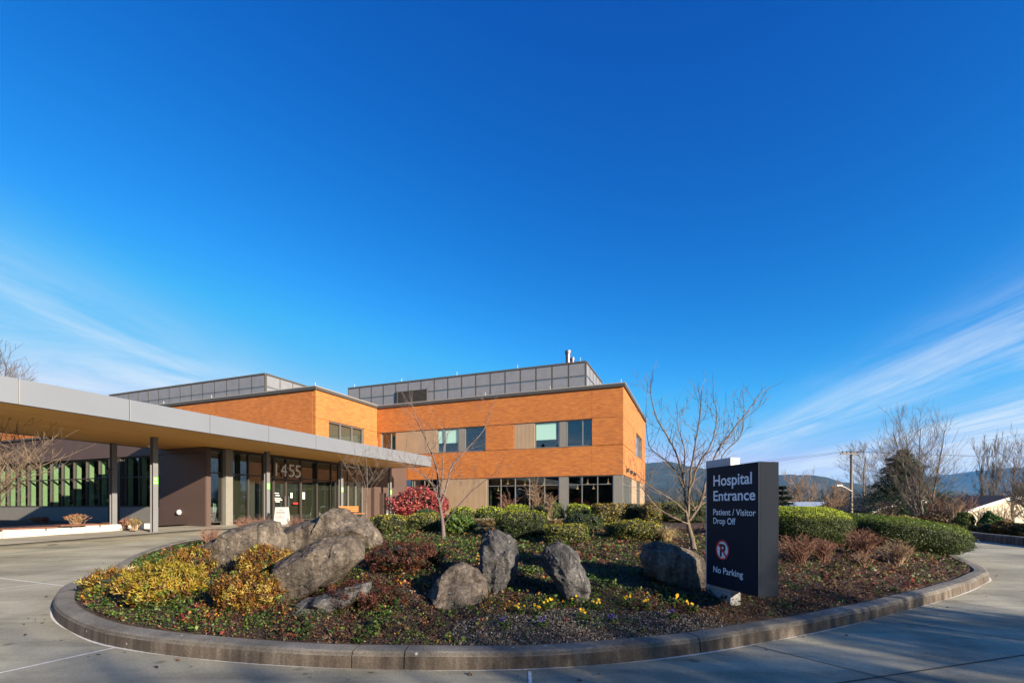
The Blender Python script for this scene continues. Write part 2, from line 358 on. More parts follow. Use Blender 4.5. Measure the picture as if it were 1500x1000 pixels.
bark_pale = mat('bark_pale', (.085, .06, .043), .9, color2=(.20, .15, .105), scale=14, bump=.4, sc3=(1, 1, .3))
bark_dark = mat('bark_dark', (.075, .055, .042), .9, color2=(.13, .10, .08), scale=14, bump=.4, sc3=(1, 1, .3))
twig_red = mat('twig_brown', (.13, .062, .040), .8, color2=(.24, .12, .075), scale=9)
twig_tan = mat('twig_tan', (.20, .125, .075), .8, color2=(.32, .22, .13), scale=9)
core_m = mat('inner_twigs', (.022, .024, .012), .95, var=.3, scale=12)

# ---- ground shape
SL = 0.032
def road_z(y): return SL*(np.clip(y, -40, 24) - 5)
def at(px, py, Y):
    """a point of the picture at depth Y metres"""
    return Vector(((px-CX)/F*Y, Y, EYE - (py-HY)/F*Y))
def at_road(px, py, h=0.0):
    t = (HY-py)/F; Y = (EYE + 5*SL - h)/(SL - t)
    if Y > 24: Y = (EYE - (24-5)*SL - h)/(-t)
    return Vector(((px-CX)/F*Y, Y, EYE + t*Y))
def catmull(P, per=8, closed=True):
    P = [np.array(p, float) for p in P]; n = len(P); out = []
    for i in range(n if closed else n-1):
        g = lambda k: P[k % n] if closed else P[max(0, min(n-1, k))]
        a, b, c, d = g(i-1), g(i), g(i+1), g(i+2)
        for s in np.arange(per)/per:
            out.append(.5*((2*b) + (-a+c)*s + (2*a-5*b+4*c-d)*s*s + (-a+3*b-3*c+d)*s**3))
    if not closed: out.append(P[-1])
    return np.array(out)
edge_px = [(150,848),(97,868),(77,890),(84,912),(130,937),(200,953),(300,966),(450,977),(600,981.5),(750,980.5),(900,972),(1050,953),(1200,925),(1310,899),(1400,873),(1440,856),(1447,845)]
edge = [tuple(at_road(*p)[:2]) for p in edge_px]
edge = edge + [(10.6, 11.2), (12.2, 13.6), (13.2, 16.4), (12.0, 19.2), (7.5, 20.6), (1, 20.8), (-5, 20.2), (-9.0, 18.0), (-10.2, 15.2), (-9.4, 12.0)]
ISL = catmull(edge, 8)
def poly_resample(P, step):
    Q = np.vstack([P, P[:1]]); d = np.r_[0, np.cumsum(np.linalg.norm(np.diff(Q, axis=0), axis=1))]
    n = int(d[-1]/step); s = np.linspace(0, d[-1], n, endpoint=False)
    return np.c_[np.interp(s, d, Q[:, 0]), np.interp(s, d, Q[:, 1])]
ISL = poly_resample(ISL, .25)
def inset(P, w):
    t = np.roll(P, -1, 0) - np.roll(P, 1, 0); t /= np.linalg.norm(t, axis=1)[:, None]
    n = np.c_[-t[:, 1], t[:, 0]]
    area = np.sum(P[:, 0]*np.roll(P[:, 1], -1) - np.roll(P[:, 0], -1)*P[:, 1])
    return P + n*w*(1 if area > 0 else -1)
INNER = inset(ISL, .23)
def pdist(x, y):
    """distance to the island edge, positive inside"""
    x = np.atleast_1d(np.asarray(x, float)); y = np.atleast_1d(np.asarray(y, float)); out = np.zeros(len(x))
    A = INNER[::2]; B = np.roll(A, -1, 0); D = B - A; L2 = (D**2).sum(1)
    for s in range(0, len(x), 20000):
        X = x[s:s+20000, None]; Y = y[s:s+20000, None]
        t = np.clip(((X-A[:, 0])*D[:, 0] + (Y-A[:, 1])*D[:, 1])/L2, 0, 1)
        d = np.sqrt((X-A[:, 0]-t*D[:, 0])**2 + (Y-A[:, 1]-t*D[:, 1])**2).min(1)
        cr = ((A[:, 1] > Y) != (B[:, 1] > Y)) & (X < (B[:, 0]-A[:, 0])*(Y-A[:, 1])/(B[:, 1]-A[:, 1]+1e-12) + A[:, 0])
        out[s:s+20000] = np.where(cr.sum(1) % 2 == 1, d, -d)
    return out
def soil_z(x, y):
    x = np.atleast_1d(np.asarray(x, float)); y = np.atleast_1d(np.asarray(y, float))
    d = np.clip(pdist(x, y)/4.6, 0, 1); m = 1-(1-d)**2
    bump = .10*np.exp(-((x-2.65)**2+(y-5.75)**2)/.5)/np.clip(d*4, .2, 1) + .025*np.sin(x*2.1+1.3)*np.sin(y*1.7+.4) + .012*np.sin(x*6.3+y*4.1)
    return road_z(y) +   .135 + .44*m + bump*np.clip(d*4, 0, 1)
def at_soil(px, py, y0=4.0, y1=24.0):
    Y = np.linspace(y0, y1, 400); x = (px-CX)/F*Y; z = EYE - (py-HY)/F*Y; h = soil_z(x, Y)
    i = np.argmax(z <= h) if np.any(z <= h) else len(Y)-1
    return Vector((x[i], Y[i], h[i]))

# ------------------------------------------------------------------ ground, paving, island
def sinh_axis(n, small, big):
    t = np.linspace(-1, 1, n); k = 7.0
    return np.sinh(k*t)/np.sinh(k)*big
def terrain_z(x, y):
    base = road_z(np.asarray(y, float)) - .06
    d = np.maximum(np.maximum((x-19)/70, (y-55)/90), np.maximum((-60-x)/120, (-45-y)/120)); d = np.clip(d, 0, 1); m = d*d*(3-2*d)
    return base*(1-m) + (-9.0)*m
gx = sinh_axis(161, 1, 9000); gy = sinh_axis(161, 1, 9000)
GX, GY = np.meshgrid(gx, gy); GZ = terrain_z(GX, GY)
def grid_mesh(name, X, Y, Z, m, smooth=True):
    r, c = X.shape; v = np.c_[X.ravel(), Y.ravel(), Z.ravel()]
    i = np.arange(r*c).reshape(r, c); q = np.stack([i[:-1, :-1], i[:-1, 1:], i[1:, 1:], i[1:, :-1]], -1).reshape(-1, 4)
    me = bpy.data.meshes.new(name); me.vertices.add(len(v)); me.vertices.foreach_set('co', v.ravel())
    me.loops.add(q.size); me.loops.foreach_set('vertex_index', q.ravel().astype(np.int32)); me.polygons.add(len(q)); me.polygons.foreach_set('loop_start', np.arange(0, q.size, 4, dtype=np.int32))
    me.update(calc_edges=True); me.polygons.foreach_set('use_smooth', np.full(len(q), smooth)); 
    o = link(name, me, None, [m]); return o
field_m = mat('field_ground', (.05, .045, .022), .95, color2=(.10, .085, .045), scale=.6, bump=.5, bscale=8)
tag(grid_mesh('ground', GX, GY, GZ, field_m), kind='structure')
def sheet(name, pts, h, m, parent=None, n=1):
    """flat paving following the slope of the forecourt; pts in plan"""
    bm = bmesh.new(); vs_ = [bm.verts.new((p[0], p[1], 0)) for p in pts]; bm.faces.new(vs_)
    ys = [p[1] for p in pts]
    if min(ys) < 24 < max(ys): bmesh.ops.bisect_plane(bm, geom=bm.verts[:]+bm.edges[:]+bm.faces[:], plane_co=(0, 24, 0), plane_no=(0, 1, 0))
    for v in bm.verts: v.co.z = float(road_z(v.co.y)) + h
    for f in bm.faces:
        if f.normal.z < 0: f.normal_flip()
    bm.normal_update()
    for f in bm.faces:
        if f.normal.z < 0: f.normal_flip()
    me = bpy.data.meshes.new(name); bm.to_mesh(me); bm.free(); return link(name, me, parent, [m])
FARK = [(15.2, -30), (15.6, -5), (15.9, 6), (15.7, 12), (15.9, 16.2), (17.2, 20), (20.5, 24.5), (26, 29)]
FARK = catmull(FARK, 6, closed=False)
road = tag(sheet('driveway', [(-48, -30)] + [tuple(p) for p in FARK] + [(26, 33), (-48, 33)], 0, road_m), kind='structure')
# saw-cut joints filled with pale sealant
def strip(name, a, b, w, h, m, parent):
    a, b = np.array(a[:2]), np.array(b[:2]); d = (b-a)/np.linalg.norm(b-a); n = np.array([-d[1], d[0]])*w/2
    return sheet(name, [a-n, b-n, b+n, a+n], h, m, parent)
for p, q, w in (((-60, 839), (103, 859), .03), ((-60, 868), (60, 855), .03), ((60, 855), (140, 843), .02), ((-40, 994), (178, 946), .035), ((776, 983), (779, 1080), .03)):
    strip('pavement_joint', at_road(*p), at_road(*q), w, .004, sealant_m, road)
tar_m = mat('dark_joint', (.05, .045, .04), .9)  # even dark colour of the thin joints and cracks
strip('pavement_joint', at_road(1150, 1012), at_road(1640, 938), .022, .004, tar_m, road)
strip('pavement_joint', at_road(1320, 912), at_road(1560, 946), .012, .004, tar_m, road)
strip('pavement_joint', at_road(1100, 944), at_road(1330, 1001), .012, .004, tar_m, road)
teal_m = mat('faded_teal_paint', (.16, .26, .20), .9, var=.2, scale=6); yl_m = mat('faded_yellow_paint', (.40, .30, .10), .9, var=.25, scale=6)
strip('faded_teal_marking', at_road(-30, 814), at_road(180, 795), .10, .004, teal_m, road)
strip('faded_yellow_marking', at_road(118, 793), at_road(255, 784), .12, .004, yl_m, road)
strip('faded_yellow_marking', at_road(150, 797), at_road(205, 791), .10, .004, yl_m, road)
drain_m = mat('drain_iron', (.03, .03, .03), .7, .5)
strip('drain_grate', at_road(70, 798), at_road(84, 797), .25, .004, drain_m, road)

def kerb_piece(P, nrm, parent, h=.165, w=.23, name='kerb_segment', m=kerb_m, up=None):
    """one cast length of kerb: P outer foot points in plan, nrm unit vectors inward"""
    r = .035
    prof = [(0, -.05), (.012, h-r-.008), (.018, h-r), (.028, h-.012), (.05, h), (w*.55, h+.003), (w-.02, h), (w, h-.02), (w, -.05)]
    v = []; f = []; k = len(prof)
    for i in range(len(P)):
        for a, z in prof:
            x, y = P[i]+nrm[i]*a; v.append((x, y, float(road_z(y))+z + .004*math.sin(x*3.1+y*2.3)))
    for i in range(len(P)-1):
        for j in range(k-1): f.append((i*k+j, (i+1)*k+j, (i+1)*k+j+1, i*k+j+1))
    f.append(tuple(range(k))); f.append(tuple((len(P)-1)*k+j for j in reversed(range(k))))
    me = bpy.data.meshes.new(name); me.from_pydata(v, [], f); me.update()
    bm = bmesh.new(); bm.from_mesh(me); bmesh.ops.recalc_face_normals(bm, faces=bm.faces); bm.to_mesh(me); bm.free()
    return link(name, me, parent, [m])
def run_kerb(P, closed, seg, off, parent, **k):
    n = len(P); t = (np.roll(P, -1, 0)-np.roll(P, 1, 0)) if closed else np.gradient(P, axis=0)
    t = t/np.linalg.norm(t, axis=1)[:, None]; nr = np.c_[-t[:, 1], t[:, 0]]
    if k.pop('flip', False): nr = -nr
    i = off
    step = seg
    cnt = 0
    while cnt < n:
        m_ = min(step, n-cnt); idx = [(i+j) % n for j in range(m_+1)] if closed else [min(i+j, n-1) for j in range(m_+1)]
        pts = P[idx].copy(); nn = nr[idx]
        e = (pts[1]-pts[0]); e /= np.linalg.norm(e)+1e-9; pts[0] += e*.006; e = (pts[-1]-pts[-2]); e /= np.linalg.norm(e)+1e-9; pts[-1] -= e*.006
        if np.linalg.norm(pts[-1]-pts[0]) > .05: kerb_piece(pts, nn, parent, **k)
        i += m_; cnt += m_
        if not closed and i >= n-1: break
isl_area = np.sum(ISL[:, 0]*np.roll(ISL[:, 1], -1)-np.roll(ISL[:, 0], -1)*ISL[:, 1])
kerb = tag(empty('kerb'), kind='structure')
pj = at_road(603, 981.5); joff = int(np.argmin((ISL[:, 0]-pj.x)**2+(ISL[:, 1]-pj.y)**2))
run_kerb(ISL, True, 12, joff, kerb, flip=isl_area < 0)
# pale sealant bead round the foot of the kerb
OUT = inset(ISL, -.028)
def ring_strip(name, A, B, h, m, parent):
    n = len(A); v = []; f = []
    for i in range(n):
        w_ = .25+.75*abs(math.sin(i*.37)*math.cos(i*.11+1)); p = B[i]; q = B[i]+(A[i]-B[i])*w_
        v.append((p[0], p[1], float(road_z(p[1]))+h)); v.append((q[0], q[1], float(road_z(q[1]))+h))
    for i in range(n): j = (i+1) % n; f.append((2*i, 2*i+1, 2*j+1, 2*j))
    me = bpy.data.meshes.new(name); me.from_pydata(v, [], f); me.update(); return link(name, me, parent, [m])
ring_strip('joint_sealant', OUT, inset(ISL, .01), .005, sealant_m, kerb)
far_kerb = tag(empty('roadside_kerb'), kind='structure')
run_kerb(poly_resample(FARK, .5)[:0] if False else FARK[::1], False, 4, 0, far_kerb, flip=True, h=.26, w=.2)

# island soil
xs = np.linspace(-11.5, 14.5, 150); ys = np.linspace(3.8, 21.5, 110)
bm = bmesh.new(); vs_ = [bm.verts.new((p[0], p[1], 0)) for p in inset(ISL, .21)[::2]]; bm.faces.new(vs_)
for x in xs[1:-1:1]: bmesh.ops.bisect_plane(bm, geom=bm.verts[:]+bm.edges[:]+bm.faces[:], plane_co=(x, 0, 0), plane_no=(1, 0, 0))
for y in ys[1:-1:1]: bmesh.ops.bisect_plane(bm, geom=bm.verts[:]+bm.edges[:]+bm.faces[:], plane_co=(0, y, 0), plane_no=(0, 1, 0))
co = np.array([v.co[:] for v in bm.verts]); z = soil_z(co[:, 0], co[:, 1])
for v, q in zip(bm.verts, z): v.co.z = q
bmesh.ops.recalc_face_normals(bm, faces=bm.faces)
if sum(f.normal.z for f in bm.faces) < 0: bmesh.ops.reverse_faces(bm, faces=bm.faces)
me = bpy.data.meshes.new('planting_bed'); bm.to_mesh(me); bm.free()
me.polygons.foreach_set('use_smooth', np.full(len(me.polygons), True))
bed = tag(link('planting_bed', me, None, [soil_m]), kind='structure')

# ------------------------------------------------------------------ hills far behind
def hills(name, prof, Y0, depth, m, seed, rough):
    pxs = np.array([p[0] for p in prof]); pys = np.array([p[1] for p in prof])
    X = np.linspace((pxs[0]-CX)/F*Y0, (pxs[-1]-CX)/F*Y0, 240); t = np.linspace(0, 1, 26)
    XX, TT = np.meshgrid(X, t); h = EYE + (HY-np.interp(CX+X/Y0*F, pxs, pys))/F*Y0 + 9
    pr = np.where(t < .55, np.sin(t/.55*math.pi/2)**1.3, 1-.4*((t-.55)/.45)**2)
    Z = -9 + pr[:, None]*h[None, :]; k = np.random.default_rng(seed)
    nz = np.zeros_like(Z)
    for o in range(6):
        a = Y0/9/1.9**o
        for j in range(3):
            th = k.uniform(0, math.pi); ph = k.uniform(0, 7); nz += rough/1.75**o*np.sin((XX*math.cos(th)+TT*depth*math.sin(th))/a*2*math.pi/2+ph)
    tt = TT*(1-TT)*4; Z = Z + nz*np.clip(tt, 0, 1)*pr[:, None] + k.uniform(-1, 1, Z.shape)*rough*.12
    return tag(grid_mesh(name, XX, Y0-depth*.55+TT*depth, Z, m), kind='structure')
forest_m = mat('forested_slope', (.004, .010, .007), .95, color2=(.030, .036, .020), scale=.007, bump=.6, bscale=.06, detail=8)
hills('hills', [(-300, 690), (300, 690), (700, 676), (860, 672), (945, 680), (990, 684), (1040, 691), (1143, 700), (1190, 704), (1235, 712), (1300, 716), (1360, 724), (1900, 728)], 3000, 1700, forest_m, 3, 9)
hills('wooded_rise', [(-300, 728), (700, 722), (900, 716), (1040, 720), (1143, 724), (1250, 728), (1400, 726), (1600, 722), (1900, 724)], 1500, 1900, forest_m, 12, 3)
hills('far_hills', [(-300, 700), (900, 705), (1200, 716), (1290, 712), (1345, 707), (1390, 698), (1430, 692.5), (1470, 689), (1500, 688), (1600, 690), (1800, 698)], 5200, 2200, forest_m, 8, 14)

# ------------------------------------------------------------------ the hospital
ANG = math.atan2(-.364, .931)
CA, SA = math.cos(ANG), math.sin(ANG)      # u axis = (CA, SA), v axis = (-SA, CA)
def UV(u, v): return (CA*u - SA*v, SA*u + CA*v)
def Ux(px, v):
    t = (px-CX)/F; return v*(CA*t+SA)/(CA - SA*t)
def Vx(px, u):
    t = (px-CX)/F; return u*(CA-SA*t)/(CA*t+SA)
FLOOR = .70
hosp = tag(empty('hospital_building', (0, 0, 0), ANG), 'two storey orange brick hospital with beige panels and grey rooftop screens', 'building')
VF = 31.5; UE = -4.46; UK = -24.0; VK = 24.86; US = -21.2; VW = 15.2
ZB, Z1, Z2, ZT = 3.61, 5.62, 7.42, 9.42
TH = .26
def panel(pl, a0, a1, z0, z1, m, name, gap=.012, off=0.0, th=TH):
    k, c = pl
    if a0 > a1: a0, a1 = a1, a0
    if k == 'v': b = (a0+gap, a1-gap, c+off, c+off+th, z0+gap, z1-gap)
    else: b = (c-off-th, c-off, a0+gap, a1-gap, z0+gap, z1-gap)
    return part(name, m, hosp, b)
def window(pl, a0, a1, z0, z1, mull=(), trans=(), fm=None, gm=None, fw=.055, blind=None, room=True, name='window', rec=.14, post=.05):
    fm = fm or frame_m; gm = gm or glass; k, c = pl
    if a0 > a1: a0, a1 = a1, a0
    sw = (lambda a, b, d0, d1, e, f: (a, b, c+d0, c+d1, e, f)) if k == 'v' else (lambda a, b, d0, d1, e, f: (c-d1, c-d0, a, b, e, f))
    fr = part(name, fm, hosp, sw(a0, a0+fw, rec-.05, rec+.07, z0, z1), sw(a1-fw, a1, rec-.05, rec+.07, z0, z1), sw(a0+fw, a1-fw, rec-.05, rec+.07, z1-fw, z1), sw(a0+fw, a1-fw, rec-.05, rec+.07, z0, z0+fw))
    ed = [a0] + sorted(mull) + [a1]; zd = [z0] + sorted(trans) + [z1]
    for q in mull: part('mullion', fm, fr, sw(q-post/2, q+post/2, rec-.06, rec+.06, z0+fw, z1-fw))
    for q in trans:
        for i in range(len(ed)-1):
            part('transom', fm, fr, sw(ed[i]+post/2+.002, ed[i+1]-post/2-.002, rec-.045, rec+.055, q-post/2, q+post/2))
    for i in range(len(ed)-1):
        for j in range(len(zd)-1):
            part('pane', gm, fr, sw(ed[i]+.02, ed[i+1]-.02, rec, rec+.012, zd[j]+.02, zd[j+1]-.02))
    for (b0, b1, e0, e1) in (blind or []): part('blind', blind_m, fr, sw(b0, b1, rec+.03, rec+.042, e0, e1))
    return fr
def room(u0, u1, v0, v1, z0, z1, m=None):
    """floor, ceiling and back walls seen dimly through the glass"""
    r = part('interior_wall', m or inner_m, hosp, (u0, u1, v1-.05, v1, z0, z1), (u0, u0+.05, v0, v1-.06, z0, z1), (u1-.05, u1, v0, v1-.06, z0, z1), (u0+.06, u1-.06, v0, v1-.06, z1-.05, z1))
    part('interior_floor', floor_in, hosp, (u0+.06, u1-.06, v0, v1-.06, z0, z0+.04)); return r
F1 = ('v', VF); E1 = ('u', UE); K1 = ('u', UK); L1 = ('v', VK); S1 = ('u', US); W1 = ('v', VW)
u = lambda px: Ux(px, VF)
uJ = UK
# upper brick course
js = [uJ, u(639), u(711), u(867), UE]
for a, b in zip(js, js[1:]): panel(F1, a, b, Z2+.03, ZT, brick_front, 'brick_panel', gap=.007)
js = [US+.05, u(711), u(867), UE]
for a, b in zip(js, js[1:]): panel(F1, a, b, ZB, Z1-.02, brick_front, 'brick_panel', gap=.007)
panel(F1, uJ, US+.02, ZB, Z1-.02, brick_front, 'brick_panel')
trim = part('trim_line', coping_m, hosp, (uJ, u(867), VF+.03, VF+.2, Z1-.03, Z1+.012), (uJ, u(867), VF+.03, VF+.2, Z2-.012, Z2+.035))
panel(F1, uJ, u(558), Z1, Z2, brick_front, 'brick_panel')
window(F1, u(558), u(579), Z1+.01, Z2, (u(572),), gm=glass_up)
panel(F1, u(579), u(640), Z1, Z2, beige_front, 'beige_panel', off=.05, th=.2)
window(F1, u(640), u(671), Z1+.01, Z2, (u(650.5),), gm=glass_up, blind=[(u(641), u(650), Z1+.75, Z2-.05), (u(651.5), u(670.5), Z1+.72, Z2-.05)])
panel(F1, u(671), u(680), Z1, Z2, post_m, 'grey_panel', off=.08, th=.16)
window(F1, u(680), u(711), Z1+.01, Z2, (), gm=glass_up)
panel(F1, u(711), u(753), Z1, Z2, brick_front, 'brick_panel')
panel(F1, u(753), u(783), Z1, Z2, beige_front, 'beige_panel', off=.05, th=.2)
window(F1, u(783), u(819), Z1+.01, Z2, (), gm=glass_up, blind=[(u(784.5), u(814), Z1+.58, Z2-.05)])
panel(F1, u(819), u(829.5), Z1, Z2, post_m, 'grey_panel', off=.08, th=.16)
window(F1, u(829.5), u(867), Z1+.01, Z2, (u(853),), gm=glass_up)
panel(F1, u(867), UE, Z1, Z2+.03, brick_front, 'brick_panel')
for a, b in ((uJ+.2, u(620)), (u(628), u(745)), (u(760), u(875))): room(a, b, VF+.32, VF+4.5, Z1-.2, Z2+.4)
# ground floor
window(F1, US+.6, u(640), FLOOR+.6, ZB, (u(603), u(621)), (2.95,), fw=.06)
panel(F1, u(640), u(713), FLOOR-.3, ZB, beige_front, 'beige_panel', off=.05, th=.2)
window(F1, u(713), u(818.5), FLOOR+.1, ZB, (u(733), u(754), u(775), u(797)), (3.02,), fw=.06)
panel(F1, u(818.5), u(831), FLOOR-.3, ZB, post_m, 'grey_panel', off=.06, th=.18)
window(F1, u(831), u(898), FLOOR+.1, ZB, (u(852), u(875)), (3.02,), fw=.06)
panel(F1, u(898), UE-.02, FLOOR-.3, ZB, post_m, 'grey_panel', off=.03, th=.2)
panel(F1, US+.3, u(818.5), FLOOR-.5, FLOOR+.1, walk_m, 'plinth', off=.08, th=.15)
panel(F1, u(831), u(898), FLOOR-.5, FLOOR+.1, walk_m, 'plinth', off=.08, th=.15)
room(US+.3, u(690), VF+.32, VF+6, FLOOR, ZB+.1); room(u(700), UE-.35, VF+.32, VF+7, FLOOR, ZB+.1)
# end wall facing right
VE = VF + 14.2; ve = lambda px: Vx(px, UE)
panel(E1, VF+TH+.01, VE, Z2+.03, ZT, brick_side, 'brick_panel'); panel(E1, VF+TH+.01, VE, ZB, Z1-.02, brick_side, 'brick_panel')
w0, w1 = ve(932), ve(940.5)
panel(E1, VF+TH+.01, w0, Z1, Z2+.03, brick_side, 'brick_panel'); window(E1, w0, w1, Z1-.01, Z2, ((w0*.35+w1*.65),), gm=glass_up); panel(E1, w1, VE, Z1, Z2+.03, brick_side, 'brick_panel')
g0, g1, g2, g3 = ve(914.5), ve(926.5), ve(933.5), ve(938.5)
window(E1, g0, g1, FLOOR+.1, ZB, (g0*.75+g1*.25, g0*.5+g1*.5, g0*.25+g1*.75), (3.02,), fw=.06)
panel(E1, g1, g2, FLOOR-.3, ZB, beige_side, 'beige_panel', off=.05, th=.2); window(E1, g2, g3, FLOOR+.1, ZB, ((g2+g3)/2,), (3.02,)); panel(E1, g3, VE, FLOOR-.3, ZB, beige_side, 'beige_panel', off=.05, th=.2)
panel(E1, VF+.02, g3, FLOOR-.6, FLOOR+.1, walk_m, 'plinth', off=.08, th=.15)
room(UE-4.5, UE-.32, w0-.5, w1+.5, Z1-.2, Z2+.4)
for px in (917.5, 923, 928):
    c = ve(px); part('wall_light', dframe_m, hosp, (UE+.005, UE+.2, c-.13, c+.13, 3.88, 4.12), bevel=.02)
# closed back, floors and roof of the right block
part('roof_deck', roof_m, hosp, (UK-6, UE-TH-.02, VF+TH+.02, VE, ZT-.35, ZT-.15))
part('rear_wall', brick_front, hosp, (UK-6, UE-TH-.02, VE-.25, VE, FLOOR-.4, ZT-.36))
cp = part('coping', coping_m, hosp, (uJ-.1, UE+.12, VF-.12, VF+.38, ZT+.002, ZT+.17), (UE-.36, UE+.12, VF+.385, VE+.1, ZT+.002, ZT+.17))
part('coping_cap', coping_l, cp, (uJ-.1, UE+.15, VF-.15, VF+.40, ZT+.172, ZT+.235), (UE-.38, UE+.15, VF+.402, VE+.12, ZT+.172, ZT+.235))
# left block
ZTL = ZT + .02
vk = lambda px: Vx(px, UK)
kw0, kw1 = vk(482), vk(533)
panel(K1, VK+.0, VF-.01, Z2+.12, ZTL, brick_side, 'brick_panel'); panel(K1, VK, kw0, Z1-1.2, Z2+.12, brick_side, 'brick_panel'); panel(K1, kw1, VF-.01, Z1-1.2, Z2+.12, brick_side, 'brick_panel'); panel(K1, kw0, kw1, Z1-1.2, Z1-.05, brick_side, 'brick_panel')
window(K1, kw0, kw1, Z1-.05, Z2+.1, (kw0*2/3+kw1/3, kw0/3+kw1*2/3), gm=glass_up)
room(UK-4.5, UK-.3, kw0-.6, kw1+.6, Z1-.5, Z2+.5)
uj1 = Ux(387, VK)
js = [-64, -48, -40, uj1, UK-TH-.012]
for a, b in zip(js, js[1:]): panel(L1, a, b, 4.6, ZTL, brick_front, 'brick_panel')
part('roof_deck', roof_m, hosp, (-64, UK-TH-.03, VK+TH+.02, VF+12, ZTL-.35, ZTL-.17))
cp = part('coping', coping_m, hosp, (-64, UK+.12, VK-.12, VK+.38, ZTL+.002, ZTL+.17), (UK-.36, UK+.12, VK+.385, VF-.13, ZTL+.002, ZTL+.17))
part('coping_cap', coping_l, cp, (-64, UK+.15, VK-.15, VK+.40, ZTL+.172, ZTL+.235), (UK-.38, UK+.15, VK+.402, VF-.16, ZTL+.172, ZTL+.235))
# rooftop screens of perforated panels
def screen(pl, a0, a1, z0, z1, n, rows=2, skip=()):
    k, c = pl; xs_ = np.linspace(a0, a1, n+1); zs_ = np.linspace(z0, z1-.12, rows+1)
    sw = (lambda a, b, d0, d1, e, f: (a, b, c+d0, c+d1, e, f)) if k == 'v' else (lambda a, b, d0, d1, e, f: (c-d1, c-d0, a, b, e, f))
    s = part('rooftop_screen', screen_f, hosp, sw(a0, a1, -.03, .12, z1-.12, z1))
    for i in range(n):
        for j in range(rows):
            if (i, j) in skip: continue
            part('screen_panel', screen_m, s, sw(xs_[i]+.035, xs_[i+1]-.035, .02, .05, zs_[j]+.035, zs_[j+1]-.035))
    for x in xs_: part('screen_post', screen_f, s, sw(x-.03, x+.03, .0, .07, z0, z1-.122))
    for q in zs_[:-1]: part('screen_rail', screen_f, s, sw(a0, a1, -.028, -.002, q-.03, q+.03))
    return s
ZS = 12.17; vp = 34.0; up0, up1 = Ux(510, vp), Ux(858, vp)
s = screen(('v', vp), up0, up1, ZT-.2, ZS, 17, 3)
screen(('u', up1+.04), vp+.13, vp+6.2, ZT-.2, ZS, 5, 3)
lu0, lu1 = Ux(583, vp), Ux(626, vp)
part('louvre_backing', dframe_m, s, (lu0, lu1, vp-.05, vp-.032, ZT+.9, ZT+1.9))
for q in np.linspace(ZT+.95, ZT+1.85, 10): part('louvre_blade', screen_f, s, (lu0+.04, lu1-.04, vp-.11, vp-.052, q-.02, q+.02))
part('louvre_frame', screen_f, s, (lu0-.05, lu0+.03, vp-.13, vp-.04, ZT+.85, ZT+1.95), (lu1-.03, lu1+.05, vp-.13, vp-.04, ZT+.85, ZT+1.95), ((lu0+lu1)/2-.04, (lu0+lu1)/2+.04, vp-.13, vp-.04, ZT+.85, ZT+1.95))
vp2 = 27.8; q0, q1 = Ux(160, vp2), Ux(388, vp2)
screen(('v', vp2), q0, q1, ZTL-.2, ZS, 14, 3)
screen(('u', q1+.04), vp2+.13, vp2+5.4, ZTL-.2, ZS, 4, 3)
vent_m = mat('vent_metal', (.11, .11, .13), .4, .4)
for px, h, r in ((832, 14.1, .2), (838.5, 13.5, .14)):
    uu = Ux(px, vp+3); m = MB(); m.lathe((uu, vp+3, 0), [(r, ZT), (r, h-.3), (r*1.25, h-.28), (r*1.25, h-.05), (r*.6, h)], 12); m.build('flue', vent_m, hosp)
for px in (519, 588, 669, 758, 850):
    uu = Ux(px, vp); m = MB(); m.tube([(uu, vp+.05, ZS-.01), (uu, vp+.05, ZS+.3)], .014, 5); m.build('lightning_rod', white_m, hosp)
for px in (711, 806, 910):
    uu = Ux(px, VF+.1); m = MB(); m.tube([(uu, VF+.1, ZT+.2), (uu, VF+.1, ZT+.5)], .014, 5); m.build('lightning_rod', white_m, hosp)
for px in (240, 310, 462):
    uu = Ux(px, VK+.1); m = MB(); m.tube([(uu, VK+.1, ZTL+.2), (uu, VK+.1, ZTL+.5)], .014, 5); m.build('lightning_rod', white_m, hosp)
# brown single-storey wing with the ribbon of windows
wu = lambda px: Ux(px, VW)
HD = 4.04; ZC = 4.30
uw1 = wu(233)
panel(W1, -46, -24.3, HD, 5.35, brown_front, 'brown_panel'); panel(W1, -24.3, US-.02, HD, ZC-.02, brown_front, 'brown_panel')
part('coping', coping_m, hosp, (-46, -24.3, VW-.08, VW+.3, 5.352, 5.45))
part('roof_deck', roof_m, hosp, (-46, -24.4, VW+.3, VK-.02, 5.05, 5.2), (-24.3, US-.3, VW+.3, VF-.05, ZC-.2, ZC-.06))
panel(W1, uw1, US-.02, FLOOR-.4, HD, brown_front, 'brown_panel')
mp_ = [7, 22, 37, 54, 70, 86.5, 104, 122.5, 141]; sill = 1.5
mu = [wu(p) for p in mp_]
wl0 = mu[0]-(mu[1]-mu[0])*8; mu = [wl0+(mu[1]-mu[0])*k for k in range(1, 8)]+mu
window(W1, wl0, wu(157), sill, HD, mu, (3.02,), fm=dframe_m, rec=.16, gm=glass_wing)
part('dark_pier', dframe_m, hosp, (wu(157), wu(174), VW+.05, VW+.25, FLOOR-.3, HD))
window(W1, wu(174), uw1, sill, HD, (wu(180), wu(200), wu(221)), (3.02,), fm=dframe_m, rec=.16, gm=glass_wing)
panel(W1, wl0, wu(157), FLOOR-.4, sill, post_m, 'sill_panel', off=.04, th=.2); panel(W1, wu(174), uw1, FLOOR-.4, sill, post_m, 'sill_panel', off=.04, th=.2)
for q in mu+[wu(160), wu(180), wu(200), wu(221)]:
    part('sun_fin', fin_m, hosp, (q-.025, q+.025, VW+.26, VW+.46, sill+.05, HD-.06))
